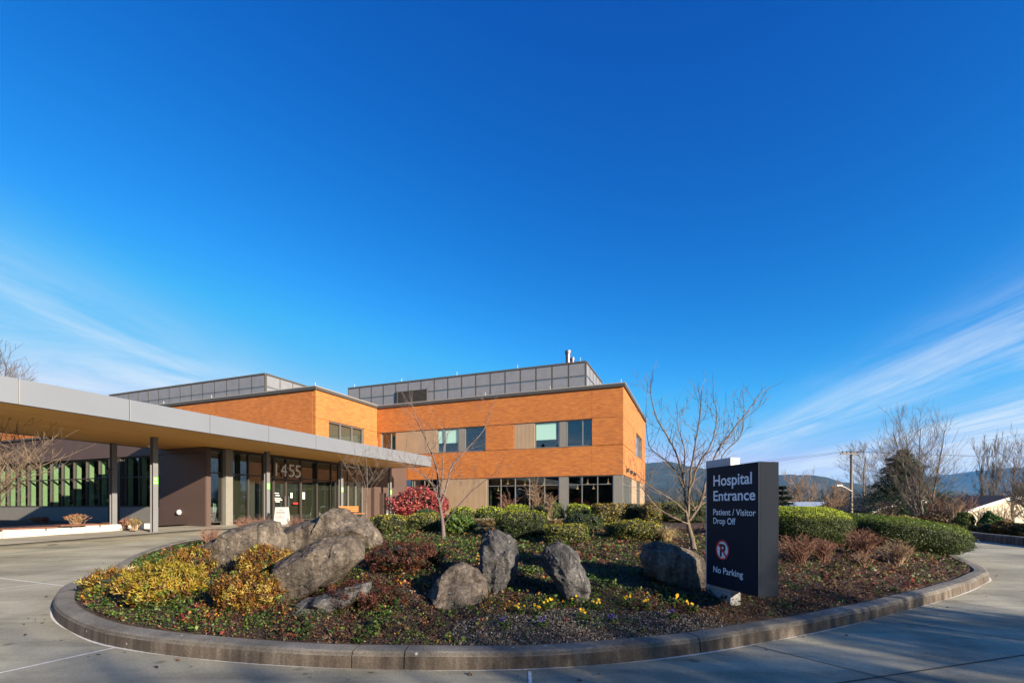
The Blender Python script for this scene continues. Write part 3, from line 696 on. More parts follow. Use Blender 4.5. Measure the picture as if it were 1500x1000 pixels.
dark_in = mat('dim_interior', (.022, .022, .018), .9); room(wl0-.5, US-.35, VW+1.0, VW+8, FLOOR, HD+.1, dark_in)
# entrance storefront, facing the drop-off
sv = lambda px: Vx(px, US)
SH_ = 4.22; TR = 3.12
s0, s1 = VW+.3, sv(533)
panel(S1, VW+.01, sv(305), FLOOR-.4, ZC-.02, brown_side, 'brown_panel')
window(S1, sv(305), sv(328), FLOOR+.05, SH_, (), (TR,), fm=dframe_m)
panel(S1, sv(328), sv(339), FLOOR-.4, ZC-.02, post_m, 'pier', off=-.12, th=.38)
window(S1, sv(339), sv(403), FLOOR+.05, SH_, (sv(366), sv(388)), (TR,), fm=dframe_m, post=.07)
tr_ = window(S1, sv(403), sv(443), 3.0, SH_, (sv(421.5),), (), fm=dframe_m, post=.08)
dr = window(S1, sv(403), sv(443), FLOOR+.02, 2.99, (sv(421),), (), fm=dframe_m, name='entrance_door', post=.09)
part('door_handle', chrome, dr, (US-.06, US-.02, sv(418.5)-.02, sv(418.5)+.02, 1.5, 2.1)); part('door_handle', chrome, dr, (US-.06, US-.02, sv(423.6)-.02, sv(423.6)+.02, 1.5, 2.1))
window(S1, sv(443), sv(498), FLOOR+.05, SH_, (sv(466.5), sv(487)), (TR,), fm=dframe_m, post=.07)
window(S1, sv(498), s1, FLOOR+.05, SH_, (sv(512), sv(523)), (TR,), fm=frame_m, post=.07)
panel(S1, sv(305), s1, SH_, ZC-.02, dframe_m, 'head_trim')
panel(S1, s1, sv(548), FLOOR-.4, ZC-.02, brown_side, 'brown_panel', off=.25)
panel(S1, sv(548), VF-.02, FLOOR-.4, ZC+.4, brown_side, 'brown_panel')
part('projecting_pier', brown_front, hosp, (US+.005, US+.35, sv(556), sv(560), FLOOR-.4, 2.5))
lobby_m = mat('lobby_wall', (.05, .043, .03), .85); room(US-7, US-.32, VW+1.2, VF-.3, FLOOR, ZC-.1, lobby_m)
def text_mesh(body, w, h, ext=.004, bold=0.0):
    """lettering as a mesh, w wide and with capitals h tall, in the xz plane, facing -y"""
    cu = bpy.data.curves.new('lettering', 'FONT'); cu.body = body; cu.size = 1; cu.extrude = 0.0; cu.offset = bold; cu.fill_mode = 'FRONT'
    ob = bpy.data.objects.new('lettering', cu); COL.objects.link(ob); dg = bpy.context.evaluated_depsgraph_get(); dg.update()
    me = bpy.data.meshes.new_from_object(ob.evaluated_get(dg)); bpy.data.objects.remove(ob)
    c = np.array([v.co[:] for v in me.vertices])
    cu2 = c[:, 0]; x0, x1 = cu2.min(), cu2.max(); cap = 0.729
    if w is None: w = h/cap*(x1-x0)
    for v, p in zip(me.vertices, c): v.co = ((p[0]-x0)/(x1-x0)*w, -ext, p[1]/cap*h)
    me.materials.clear(); return me, w
number_m = mat('brushed_number', (.62, .61, .57), .5)
# 1455 over the door
for ch, pa in (('1', 403.5), ('4', 411), ('5', 422.5), ('5', 432)):
    me, w_ = text_mesh(ch, .42 if ch != '1' else .10, .74, .0, .0)
    o = link('house_number', me, hosp, [number_m]); o.rotation_euler = (0, 0, R(90)); o.location = (US+.02, sv(pa), 3.18)
# notices on the doors
def notice(px0, px1, z0, z1, m, d=.012): part('door_notice', m, hosp, (US-.135, US-.135+d, sv(px0), sv(px1), z0, z1))
notice(428, 431, 2.0, 2.3, white_m); notice(445.5, 449, 1.95, 2.35, white_m); notice(432, 439, 1.66, 1.74, red_m)
for z_, a, b in ((2.22, 404.5, 411), (2.10, 406, 412), (1.95, 405, 413.5), (1.86, 405, 416), (1.76, 406, 412.5)): notice(a, b, z_, z_+.05, white_m)
# pendant lamps over the cafe tables
for px, z_ in ((730, 2.7), (744, 3.2), (769, 3.1), (797, 3.1), (846, 2.75), (861, 3.1), (869.5, 2.75), (891, 3.1), (609, 3.2), (628, 3.2)):
    uu = Ux(px, VF+1.4); m = MB(); m.lathe((uu, VF+1.4, z_), [(.10, 0), (.07, .09), (.025, .13), (.008, .4)], 10); m.build('pendant_lamp', warm_lamp, hosp)

# ------------------------------------------------------------------ entrance canopy
can = tag(empty('entrance_canopy', (0, 0, 0), ANG), 'long flat entrance canopy with pale metal fascia and wooden soffit on steel columns', 'canopy')
UC0, UC1, VC0, VC1 = -24.25, -17.05, -9.0, 28.3
part('soffit', soffit_m, can, (UC0+.05, UC1-.06, VC0+.05, VC1-.05, ZC, ZC+.06))
part('roof_deck', roof_m, can, (UC0+.05, UC1-.06, VC0+.05, VC1-.05, ZC+.45, ZC+.6))
jv = [VC0] + [Vx(p, UC1) for p in (-140, 27.5, 190, 308, 394, 463, 520, 575)] + [VC1]
for a, b in zip(jv, jv[1:]): part('fascia_panel', fascia_m, can, (UC1-.05, UC1, a+.012, b-.012, ZC-.03, ZC+.66), bevel=.006)
part('fascia_backing', coping_l, can, (UC1-.058, UC1-.052, VC0+.02, VC1-.06, ZC+.02, ZC+.62))
part('drip_edge', coping_m, can, (UC1-.16, UC1-.052, VC0+.02, VC1-.06, ZC-.028, ZC-.002))
for a, b in zip(np.linspace(UC0, UC1, 4), np.linspace(UC0, UC1, 4)[1:]):
    part('fascia_panel', fascia_m, can, (a+.01, b-.06, VC1-.045, VC1, ZC-.03, ZC+.66)); part('fascia_panel', fascia_m, can, (a+.01, b-.06, VC0, VC0+.045, ZC-.03, ZC+.66))
for a, b in zip(np.linspace(VC0+.05, VW-.1, 7), np.linspace(VC0+.05, VW-.1, 7)[1:]): part('fascia_panel', fascia_m, can, (UC0, UC0+.045, a+.01, b-.01, ZC-.03, ZC+.66))
def gz(u_, v_):
    x, y = UV(u_, v_); return float(road_z(y))
COLS = [(-20.3, 12.4), (-20.3, 17.75), (-20.3, 23.1), (-20.3, 28.05), (-20.3, 7.0), (-20.3, 1.6), (-23.85, 12.9), (-23.85, 7.0), (-23.85, 1.6)]
for i, (a, b) in enumerate(COLS):
    z0 = gz(a, b) - .05; h = .095; t = .018
    c = part('column', steel_m, can, (a-h, a-h+t, b-h, b+h, z0, ZC), (a+h-t, a+h, b-h, b+h, z0, ZC), (a-h+t, a+h-t, b-t/2, b+t/2, z0, ZC))
    part('base_plate', steel_m, c, (a-.2, a+.2, b-.2, b+.2, z0, z0+.085))
    if i < 4:
        z_ = 2.55
        g = part('column_sign', green_m, c, (a+h+.002, a+h+.012, b-h+.005, b+h-.005, z_-.15, z_+.15))
        m = MB(); m.box(a+h+.0125, a+h+.016, b-.05, b+.04, z_+.0, z_+.11); m.box(a+h+.0125, a+h+.016, b-.08, b+.08, z_-.08, z_-.055); m.box(a+h+.0125, a+h+.016, b-.06, b+.05, z_-.115, z_-.095)
        m.build('sign_print', white_m, c)
    if a < -21:
        part('downlight', dframe_m, c, (a-.1, a+.1, b-h-.16, b-h-.002, 2.95, 3.12))
m = MB(); x, y = -23.2, 14.0; m.lathe((x, y, ZC-.1), [(.05, 0), (.1, .03), (.1, .098)], 12); m.build('dome_camera', white_m, can)

# ------------------------------------------------------------------ pavement before the doors, planter wall
def uvsheet(name, pts, h, m): return sheet(name, [UV(*p) for p in pts], h, m)
tag(uvsheet('entrance_pavement', [(-60, -9), (-19.7, -9), (-19.7, 14), (-17.2, 17), (-16.8, VF-2.6), (UE-1, VF-2.6), (UE-1, VF+.1), (-60, VF+.1)], .045, walk_m), kind='structure')
tag(uvsheet('pavement_edge', [(-19.7, -9), (-19.55, -9), (-19.55, 14), (-17.05, 17), (-16.65, VF-2.6), (-16.8, VF-2.6), (-17.2, 17), (-19.7, 14)], .02, walk_m), kind='structure')
pw = tag(empty('planter_wall', (0, 0, 0), ANG), 'low white concrete planter wall with dark wooden seat beside the driveway', 'planter wall')
wall_m = mat('white_render', (.44, .42, .37), .85, color2=(.52, .50, .45), scale=3, bump=.3)
vv = np.linspace(-8, 13.6, 10)
for a, b in zip(vv, vv[1:]):
    za, zb = gz(-22.6, a), gz(-22.6, b); mm = MB(); mm.box(-22.85, -22.45, a+.008, b-.008, min(za, zb)-.05, (za+zb)/2+.30); mm.build('wall_block', wall_m, pw, .015)
for a, b in ((-2, 1.4), (1.5, 4.9), (5.0, 7.6), (7.7, 10.3), (10.4, 12.0)):
    zb = (gz(-22.6, a)+gz(-22.6, b))/2+.33; part('seat_plank', redwood, pw, (-22.90, -22.67, a, b, zb, zb+.05)); part('seat_plank', redwood, pw, (-22.65, -22.42, a, b, zb, zb+.05))
    part('seat_bracket', black_m, pw, (-22.9, -22.45, a+.3, a+.36, zb-.1, zb-.002)); part('seat_bracket', black_m, pw, (-22.9, -22.45, b-.36, b-.3, zb-.1, zb-.002))
tag(sheet('wing_bed', [UV(*p) for p in ((-46, 8), (-22.86, 8), (-22.86, 13.6), (-22.5, VW), (-46, VW))], .12, soil_m), kind='structure')

# ------------------------------------------------------------------ sign
def quads_obj(name, V, n, cols, m, parent=None):
    """V: (k,n,3) separate polygons of n corners, one colour each"""
    k = len(V); me = bpy.data.meshes.new(name); me.vertices.add(k*n); me.vertices.foreach_set('co', V.reshape(-1).astype(np.float32))
    me.loops.add(k*n); me.loops.foreach_set('vertex_index', np.arange(k*n, dtype=np.int32)); me.polygons.add(k); me.polygons.foreach_set('loop_start', np.arange(0, k*n, n, dtype=np.int32))
    me.update(calc_edges=True)
    if cols is not None:
        a = me.color_attributes.new('col', 'FLOAT_COLOR', 'POINT'); c = np.ones((k, n, 4), np.float32); c[:, :, :3] = cols[:, None, :]; a.data.foreach_set('color', c.ravel())
    return link(name, me, parent, [m])
def unit(a): return a/(np.linalg.norm(a, axis=-1, keepdims=True)+1e-9)
def leaf_quads(P, Nn, size, aspect, rng, jit=.7, tang=None):
    n = len(P); Nn = unit(Nn + rng.normal(0, jit, (n, 3))); t = rng.normal(0, 1, (n, 3)) if tang is None else tang + rng.normal(0, .35, (n, 3))
    t = unit(t - (t*Nn).sum(1)[:, None]*Nn); b = np.cross(Nn, t); s = np.asarray(size).reshape(-1, 1)*np.ones((n, 1)); w = s*aspect
    fold = Nn*s*.12
    return np.stack([P - t*s*.5, P - b*w*.5 + fold, P + t*s*.5, P + b*w*.5 + fold], 1)
def pick(rng, n, pal, wts, var=.18):
    pal = np.array(pal, float); i = rng.choice(len(pal), n, p=np.array(wts, float)/sum(wts)); return np.clip(pal[i]*(1+rng.normal(0, var, (n, 1)))*(1+rng.normal(0, .06, (n, 3))), .003, .95)

L0 = np.array([2.53, 6.10]); SD = np.array([.217, -.976]); SN = np.array([-.976, -.217])     # along the face, and out of it
def sign_pt(px, py):
    t = (px-CX)/F; s = (L0[1]*t-L0[0])/(SD[0]-SD[1]*t); Y = L0[1]+SD[1]*s; return s, EYE-(py-HY)/F*Y
sign = tag(empty('hospital_sign', (L0[0], L0[1], 0), math.atan2(SD[1], SD[0])), 'dark navy hospital entrance sign on a white post in the planted island', 'sign')
# local axes: x along the face to its near end, y away from the reader, z up
navy = mat('sign_navy', (.010, .016, .030), .6, .0, .18, var=.08, scale=3); post_w = mat('sign_white', (.42, .44, .46), .5, .0, color2=(.50, .51, .52), scale=4)
gret = mat('sign_return', (.009, .013, .021), .65, .0, .06, var=.05, scale=2); foot_m = mat('sign_footing', (.28, .28, .27), .9, color2=(.42, .42, .40), scale=14, bump=.4)
letter = mat('sign_letter', (.90, .92, .95), .5)
WS = .925; ZS0, ZS1 = .505, 2.0
part('cabinet', gret, sign, (0, WS, .004, .25, ZS0, ZS1), bevel=.004)
part('face_panel', navy, sign, (.002, WS-.002, -.012, .003, ZS0+.002, ZS1-.002), bevel=.003)
zf = float(soil_z(2.65, 5.85)[0])
part('post', post_w, sign, (-.085, .40, .035, .17, .46, 2.10), bevel=.006)
part('footing', foot_m, sign, (-.09, .405, .03, .175, zf-.15, .458), bevel=.01)
def sign_text(body, x0, x1, yt, yb, bold=.012):
    s0, zt = sign_pt(x0, yt); s0b, zb = sign_pt(x0, yb); s1, _ = sign_pt(x1, yb)
    me, w_ = text_mesh(body, s1-s0, zt-zb, .0, bold); o = link('lettering', me, sign, [letter]); o.location = (s0, -.0145, zb); return o
sign_text('Hospital', 1046.5, 1103, 695.5, 711.5, .016); sign_text('Entrance', 1046.5, 1108, 718, 733, .016)
sign_text('Patient / Visitor', 1046.3, 1108.8, 744.6, 753.6); sign_text('Drop Off', 1046.3, 1078.8, 757.2, 766.2); sign_text('No Parking', 1046.3, 1089.8, 827.6, 836.8)
cs, cz = sign_pt(1059.6, 805); rad = .122
def disc(name, r0, r1, y, m, n=40):
    v = []; f = []
    for j in range(n):
        t = 2*math.pi*j/n; v += [(cs+r0*math.cos(t), y, cz+r0*math.sin(t)), (cs+r1*math.cos(t), y, cz+r1*math.sin(t))]
    for j in range(n): k = (j+1) % n; f.append((2*j, 2*j+1, 2*k+1, 2*k))
    if r0 == 0: v = [(cs+r1*math.cos(2*math.pi*j/n), y, cz+r1*math.sin(2*math.pi*j/n)) for j in range(n)]; f = [tuple(range(n))]
    me = bpy.data.meshes.new(name); me.from_pydata(v, [], f); me.update(); return link(name, me, sign, [m])
disc('symbol_disc', 0, rad, -.0138, letter)
me, w_ = text_mesh('P', .105, .155, 0, .035); o = link('symbol_letter', me, sign, [black_m]); o.location = (cs-.045, -.0152, cz-.078)
disc('symbol_ring', rad*.84, rad, -.0166, red_m)
m = MB(); d = rad*.88*.7071; m.obox((cs, -.0180, cz), (d, 0, -d), (.009, 0, .009), (0, .0006, 0)); m.build('symbol_slash', red_m, sign)

# ------------------------------------------------------------------ boulders
def rock(px_poly, depth, m, label, seed, fs=.72, shift=(0, 0), yoff=0.0, rough=.02, name='boulder', cuts=()):
    """a fractured block: the outline forms its waist, a smaller broken face in front and another behind"""
    P = np.array(px_poly, float); cpx = (P[:, 0].min()+P[:, 0].max())/2; g = at_soil(cpx, P[:, 1].max()-4); Yc = g.y + depth*.5 + yoff
    XY = np.c_[(P[:, 0]-CX)/F*Yc, EYE-(P[:, 1]-HY)/F*Yc]; c = (np.array([(XY[:, 0].min()+XY[:, 0].max())/2, (XY[:, 1].min()+XY[:, 1].max())/2])+XY.mean(0))/2; A = XY-c; n = len(A)
    rr = random.Random(seed); sc = max(np.ptp(A[:, 0]), np.ptp(A[:, 1])); hw = np.ptp(A[:, 0])/2; hh = np.ptp(A[:, 1])/2
    rings = []
    for yy, k, sx, sz, j in ((.5, .62, 0, 0, .05), (.16, .97, 0, 0, .02), (-.14, 1.0, 0, 0, 0), (-.46, fs, shift[0]*hw, shift[1]*hh, .06)):
        rings.append([Vector((A[i, 0]*(k+rr.gauss(0, j))+sx, depth*(yy+(rr.gauss(0, .05) if j else 0)), A[i, 1]*(k+rr.gauss(0, j))+sz)) for i in range(n)])
    bm = bmesh.new(); V = [[bm.verts.new(p) for p in r] for r in rings]
    for a_, b_ in zip(V, V[1:]):
        for i in range(n): j = (i+1) % n; bm.faces.new((a_[i], a_[j], b_[j], b_[i]))
    for r, sg in ((V[0], 1), (V[-1], -1)):
        ce = sum((v.co for v in r), Vector())/n; ce.y += sg*depth*rr.uniform(.02, .09); ce.x += rr.gauss(0, .12)*hw; ce.z += rr.gauss(0, .12)*hh; cv = bm.verts.new(ce)
        for i in range(n): bm.faces.new((r[i], r[(i+1) % n], cv))
    bmesh.ops.recalc_face_normals(bm, faces=bm.faces); bmesh.ops.triangulate(bm, faces=bm.faces[:])
    for n_, h in cuts:      # a clean break
        n_ = Vector(n_).normalized(); r_ = bmesh.ops.bisect_plane(bm, geom=bm.verts[:]+bm.edges[:]+bm.faces[:], plane_co=Vector((n_.x*hw, n_.y*depth*.5, n_.z*hh))*h, plane_no=n_, clear_outer=True); bmesh.ops.holes_fill(bm, edges=[e for e in bm.edges if e.is_boundary], sides=0); bmesh.ops.triangulate(bm, faces=bm.faces[:])
    for _ in range(7):
        L = sc*.028; es = [e for e in bm.edges if e.calc_length() > L]
        if not es or len(bm.verts) > 16000: break
        bmesh.ops.subdivide_edges(bm, edges=es, cuts=1); bmesh.ops.triangulate(bm, faces=bm.faces[:])
    for _ in range(1): bmesh.ops.smooth_vert(bm, verts=bm.verts, factor=.5, use_axis_x=True, use_axis_y=True, use_axis_z=True)
    bm.normal_update(); off = Vector((seed*3.1, seed*1.7, seed*2.3))
    for v in bm.verts:
        w = v.co/sc; w2 = Vector((w.x*1.0, w.y, w.z*2.2))
        ns = mnoise.fractal(w*4.0+off, .75, 2.1, 7)*rough*.9 + (abs(mnoise.noise(w*2.3+off))-.25)*rough*1.3 - max(0, .10-abs(mnoise.noise(w2*3.2+off)))*rough*5 + (mnoise.cell(w*7+off*1.1)-.5)*rough*.35 + mnoise.noise(w*30+off)*rough*.14
        v.co += v.normal*ns*sc
    for f in bm.faces: f.smooth = True
    me = bpy.data.meshes.new(name); bm.to_mesh(me); bm.free()
    me.set_sharp_from_angle(angle=R(32))
    o = tag(link(name, me, None, [m]), label, 'boulder', 'landscape boulders on the island'); o.location = (c[0], Yc, c[1]); return o
rock([(268,824),(300,800),(330,783),(338,774),(375,763),(398,760),(409,764),(416,783),(420,806),(402,826),(350,842),(296,846)], .9, rock_brown, 'brown-grey slanting slab boulder rising to the right, leftmost of the large rocks', 1, .86, (.03, -.12), .5)
rock([(380,808),(405,783),(430,772),(455,760),(470,755),(480,748),(492,741),(508,746),(520,757),(540,764),(553,775),(563,794),(548,812),(500,824),(440,830),(396,826)], 1.2, rock_brown, 'big peaked brown-grey boulder shaped like a small mountain', 2, .84, (.0, -.14), 1.0)
rock([(401,842),(408,824),(455,795),(480,786),(505,782),(524,786),(532,800),(535,817),(495,850),(460,868),(430,882),(412,882),(404,866)], .95, rock_brown, 'long rounded grey boulder leaning right, beside the golden shrubs', 3, .74, (.02, -.16))
rock([(410,897),(440,880),(470,871),(500,860),(548,850),(545,868),(505,886),(465,901),(430,908)], .5, rock_grey, 'low flat slate slab half buried in ground cover', 4, .7, (0, -.2))
rock([(628,868),(641,846),(659,829),(676,823),(699,833),(713,850),(715,888),(690,896),(660,897),(631,890)], .9, rock_tan, 'squat tan boulder with a flat sloping face', 5, .62, (.05, -.25), cuts=[((.12, -.72, .66), .52)])
rock([(702,852),(703,810),(706,785),(716,774),(730,775),(746,782),(756,795),(760,815),(756,844),(746,866),(725,876),(706,870)], .75, rock_grey, 'upright dark grey standing boulder speckled with lichen', 6, .66, (-.08, -.06), rough=.028)
rock([(791,814),(800,799),(815,792),(833,798),(848,812),(857,835),(867,864),(862,884),(845,892),(828,886),(812,854),(797,834)], .65, rock_grey, 'tilted blue-grey boulder leaning to the left', 7, .64, (.02, -.05), rough=.028)
rock([(937,818),(943,797),(958,790),(978,794),(1006,803),(1026,815),(1039,834),(1037,862),(1010,866),(982,855),(950,842)], .8, rock_tan, 'angular boulder with a bright facet beside the sign post', 8, .8, (-.15, -.08), cuts=[((.75, -.62, .15), .80)])

# ------------------------------------------------------------------ foliage builders
def unit_dirs(n, rng): return unit(rng.normal(0, 1, (n, 3)))
def shrub_surface(n, ext, p, rng, zmin=-.9, shell=.16, lump=.06, freq=3.0, seed=0):
    d = unit_dirs(int(n*2.0), rng); d = d[d[:, 2] > zmin][:n]
    r = (np.abs(d)**p).sum(1)**(-1/p); q = d*r[:, None]
    Nn = np.sign(q)*np.abs(q)**(p-1)/np.array(ext); Nn = unit(Nn)
    ph = seed*1.37
    l = np.sin(q[:, 0]*freq*1.9+ph)*np.sin(q[:, 1]*freq*1.6+ph*2)+np.sin(q[:, 2]*freq*2.1+ph*3+q[:, 0]*freq)*.8+.6*np.sin(q[:, 0]*freq*4.3+q[:, 2]*freq*3.7+ph)
    k = 1 + lump*l - shell*rng.random(len(q))**1.6 + (rng.random(len(q)) < .05)*.09*rng.random(len(q))
    return q*k[:, None]*np.array(ext), Nn
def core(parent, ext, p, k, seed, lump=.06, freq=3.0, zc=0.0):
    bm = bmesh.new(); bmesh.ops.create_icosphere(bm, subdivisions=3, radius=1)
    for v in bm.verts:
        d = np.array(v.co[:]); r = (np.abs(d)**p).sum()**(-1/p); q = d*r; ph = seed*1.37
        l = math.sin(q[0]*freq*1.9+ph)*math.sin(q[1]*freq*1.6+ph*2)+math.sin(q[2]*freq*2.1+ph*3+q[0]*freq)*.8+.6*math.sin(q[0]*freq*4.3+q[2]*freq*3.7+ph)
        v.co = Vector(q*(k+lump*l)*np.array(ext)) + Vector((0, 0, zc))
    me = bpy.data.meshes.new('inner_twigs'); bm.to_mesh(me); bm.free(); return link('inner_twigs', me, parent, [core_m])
GREEN = [(.036, .060, .014), (.022, .038, .011), (.065, .095, .018), (.11, .14, .024)]
def shrub(name, label, cat, base, ext, p, n, leaf, pal, wts, seed, rz=0.0, group=None, aspect=.5, shell=.18, lump=.05, freq=3.0, jit=.7, lit_tops=None, tilt=(0, 0), zmin=-.85, corek=.86, sprig=0):
    rng = np.random.default_rng(seed); root = tag(empty(name, base, rz), label, cat, group); root.rotation_euler = (tilt[0], tilt[1], rz)
    P, Nn = shrub_surface(n, ext, p, rng, zmin, shell, lump, freq, seed); P[:, 2] += ext[2]*.88
    tang = None
    if sprig:   # leaves gathered on short shoots that point outward
        k = max(20, int(len(P)/sprig)); P0, N0 = P[:k], Nn[:k]; ii = rng.integers(0, k, len(P)); o_ = rng.normal(0, 1, (len(P), 3))*leaf*.55; t_ = rng.random((len(P), 1)); P = P0[ii]+o_+unit(N0[ii]+[0, 0, .5])*(t_-.6)*leaf*1.5; Nn = unit(N0[ii]+o_/leaf*.5); tang = unit(N0[ii]+[0, 0, .6]+o_/leaf*.5); sc_ = pick(rng, k, pal, wts, .12)[ii]
    c = pick(rng, len(P), pal, wts)
    if sprig: c = sc_*(1+rng.normal(0, .15, (len(P), 1)))
    if lit_tops is not None:   # paler upper leaves over dark sides: sunlit tops painted into the leaf colour
        k = np.maximum(np.clip((Nn[:, 2]-.2)/.5, 0, 1), np.clip((P[:, 2]/(ext[2]*1.88)-.60)/.3, 0, .85))*(rng.random(len(P)) < .8); c = c*(1-k[:, None]) + pick(rng, len(P), lit_tops, [1]*len(lit_tops))*k[:, None]
    V = leaf_quads(P, Nn, leaf*rng.uniform(.6, 1.35, len(P)), aspect, rng, jit, tang)
    quads_obj('foliage', V, 4, c, leaf_m, root)['kind'] = 'stuff'
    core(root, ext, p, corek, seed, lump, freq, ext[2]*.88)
    m = MB()
    for k in range(4):
        a = rng.uniform(0, 6.28); m.tube([(0, 0, -.08), (math.cos(a)*ext[0]*.25, math.sin(a)*ext[1]*.25, ext[2]*.6)], [.02, .008], 5)
    m.build('stem', bark_dark, root); return root
def base_at(px, Y, sink=.03):
    x = (px-CX)/F*Y; return Vector((x, Y, float(soil_z(x, Y)[0])-sink))
def boxshrub(px0, px1, ytop, Y, label, seed, depth=None, p=4.5, pal=GREEN, wts=(4, 4, 2, 1), leaf=.05, n=None, name='clipped_shrub', cat='shrub', group='clipped shrubs on the island', lit_tops=None, lump=.05, rz=0.0, **k):
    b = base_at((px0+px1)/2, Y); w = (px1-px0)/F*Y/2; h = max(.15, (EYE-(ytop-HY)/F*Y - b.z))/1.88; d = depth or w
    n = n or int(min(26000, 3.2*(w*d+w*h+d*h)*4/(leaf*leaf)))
    return shrub(name, label, cat, b, (w, d, h), p, n, leaf, pal, wts, seed, rz, group, lit_tops=lit_tops, lump=lump, **k)
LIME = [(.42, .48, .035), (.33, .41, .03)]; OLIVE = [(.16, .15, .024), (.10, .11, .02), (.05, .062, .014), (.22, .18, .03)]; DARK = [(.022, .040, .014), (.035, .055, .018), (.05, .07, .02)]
GOLD = [(.30, .20, .022), (.24, .115, .024), (.16, .17, .028), (.42, .30, .07), (.11, .05, .018)]
# clipped hedges at the right
boxshrub(1112, 1228, 741, 11.2, 'rounded lime-topped hedge directly behind the sign', 21, 1.05, 2.9, GREEN, (3, 4, 3, 2), .028, 44000, 'clipped_hedge', 'hedge', 'clipped hedges right of the sign', lit_tops=LIME, lump=.03)
boxshrub(1172, 1300, 751, 13.0, 'dark rounded hedge between the lime hedge and the long low hedge', 22, 1.0, 2.9, GREEN, (4, 5, 2, 1), .04, 24000, 'clipped_hedge', 'hedge', 'clipped hedges right of the sign', lit_tops=[(.11, .15, .024), (.08, .115, .02)], lump=.03)
h3 = boxshrub(1250, 1402, 759, 11.6, 'long low green hedge sloping to the kerb at the right end', 23, .85, 2.9, GREEN, (4, 4, 3, 1), .030, 46000, 'clipped_hedge', 'hedge', 'clipped hedges right of the sign', lit_tops=[(.17, .23, .026), (.11, .165, .022)], lump=.03, tilt=(0, .14))
# middle shrubs
boxshrub(544, 598, 754, 12.6, 'dark box shrub nearest the peaked boulder', 31, .7, 4, OLIVE+DARK, (1, 2, 2, 1, 3, 3, 2), .05, lit_tops=[(.26, .25, .03), (.19, .20, .025), (.32, .26, .035)])
boxshrub(600, 648, 751, 13.2, 'olive-topped box shrub just left of the slim bare tree', 32, .7, 4, OLIVE+DARK, (2, 2, 2, 1, 2, 3, 2), .05, lit_tops=[(.26, .25, .03), (.19, .20, .025), (.32, .26, .035)])
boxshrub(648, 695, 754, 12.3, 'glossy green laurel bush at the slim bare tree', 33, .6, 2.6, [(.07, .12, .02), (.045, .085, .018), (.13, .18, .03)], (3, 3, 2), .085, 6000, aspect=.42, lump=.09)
boxshrub(726, 800, 747, 11.3, 'square clipped green shrub behind the standing boulder', 34, .7, 5, GREEN, (4, 4, 2, 1), .042, lit_tops=[(.27, .29, .03), (.20, .23, .025)])
boxshrub(798, 860, 767, 10.0, 'low olive clipped shrub behind the tilted boulder', 35, .55, 5, OLIVE+GREEN, (2, 3, 2, 1, 2, 2, 2, 1), .04, lit_tops=[(.26, .25, .03), (.19, .20, .025), (.32, .26, .035)])
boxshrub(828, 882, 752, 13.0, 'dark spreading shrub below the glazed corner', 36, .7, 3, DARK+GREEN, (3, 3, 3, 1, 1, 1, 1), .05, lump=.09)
boxshrub(888, 964, 762, 11.0, 'bronze green mounded shrub left of the pale bare tree', 37, .7, 3, OLIVE+GREEN, (3, 3, 2, 2, 2, 1, 2, 1), .045, lit_tops=[(.26, .25, .03), (.19, .20, .025), (.32, .26, .035)], lump=.08)
# rear row
boxshrub(868, 914, 737, 17.2, 'golden square hedge in the rear row', 41, .6, 6, OLIVE+GOLD, (3, 3, 3, 2, 3, 1, 3, 1, 1), .06, lit_tops=GOLD, group='hedges along the back of the island')
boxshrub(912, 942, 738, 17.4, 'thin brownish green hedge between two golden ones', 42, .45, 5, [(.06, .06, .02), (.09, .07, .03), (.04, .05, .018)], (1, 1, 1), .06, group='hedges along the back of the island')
boxshrub(937, 966, 736, 16.4, 'golden yellow upright hedge with rounded top', 43, .45, 3.5, OLIVE+GOLD, (3, 3, 2, 2, 3, 2, 3, 1, 1), .06, lit_tops=GOLD, group='hedges along the back of the island', lump=.08)
boxshrub(960, 1048, 735, 17.0, 'dark green hedge behind the pale bare tree', 44, .8, 3.5, DARK+GREEN, (4, 4, 3, 2, 2, 1, 1), .06, lit_tops=[(.18, .19, .03), (.10, .13, .02)], group='hedges along the back of the island', lump=.08)
boxshrub(830, 864, 738, 18.6, 'bright green flat-topped hedge by the grey column', 45, .5, 6, [(.09, .16, .02), (.06, .11, .018)], (1, 1), .06, lit_tops=LIME, group='hedges along the back of the island')
boxshrub(783, 827, 736, 19.0, 'round green shrub under the long ground floor windows', 46, .6, 2.8, GREEN, (2, 2, 3, 2), .06, lit_tops=[(.13, .17, .03)], group='hedges along the back of the island', lump=.09)
boxshrub(739, 778, 738, 19.2, 'low lime shrub at the left of the long windows', 47, .6, 2.8, GREEN, (2, 2, 3, 3), .06, lit_tops=LIME, group='hedges along the back of the island')
boxshrub(694, 742, 742, 18.4, 'spreading yellow-green shrub beneath the beige wall panel', 48, .6, 2.6, GREEN, (2, 1, 3, 3), .06, lit_tops=LIME, group='hedges along the back of the island', lump=.1)
boxshrub(658, 694, 742, 17.5, 'small yellow-green shrub behind the laurel', 49, .5, 2.8, GREEN, (2, 1, 3, 3), .06, lit_tops=LIME, group='hedges along the back of the island')
boxshrub(606, 644, 745, 17.0, 'smooth dark green dome shrub in front of the red bush', 50, .5, 2.2, [(.035, .085, .03), (.045, .10, .035)], (1, 1), .04, group='hedges along the back of the island', lump=.02)
boxshrub(570, 656, 716, 20.0, 'red leaved bush in front of the dark ground floor windows', 51, .8, 2.4, [(.30, .04, .045), (.42, .10, .085), (.18, .025, .035), (.12, .06, .03), (.45, .20, .12)], (4, 3, 3, 1, 1), .11, 7500, 'red_bush', 'shrub', None, lump=.12, aspect=.5, shell=.5, corek=.6)
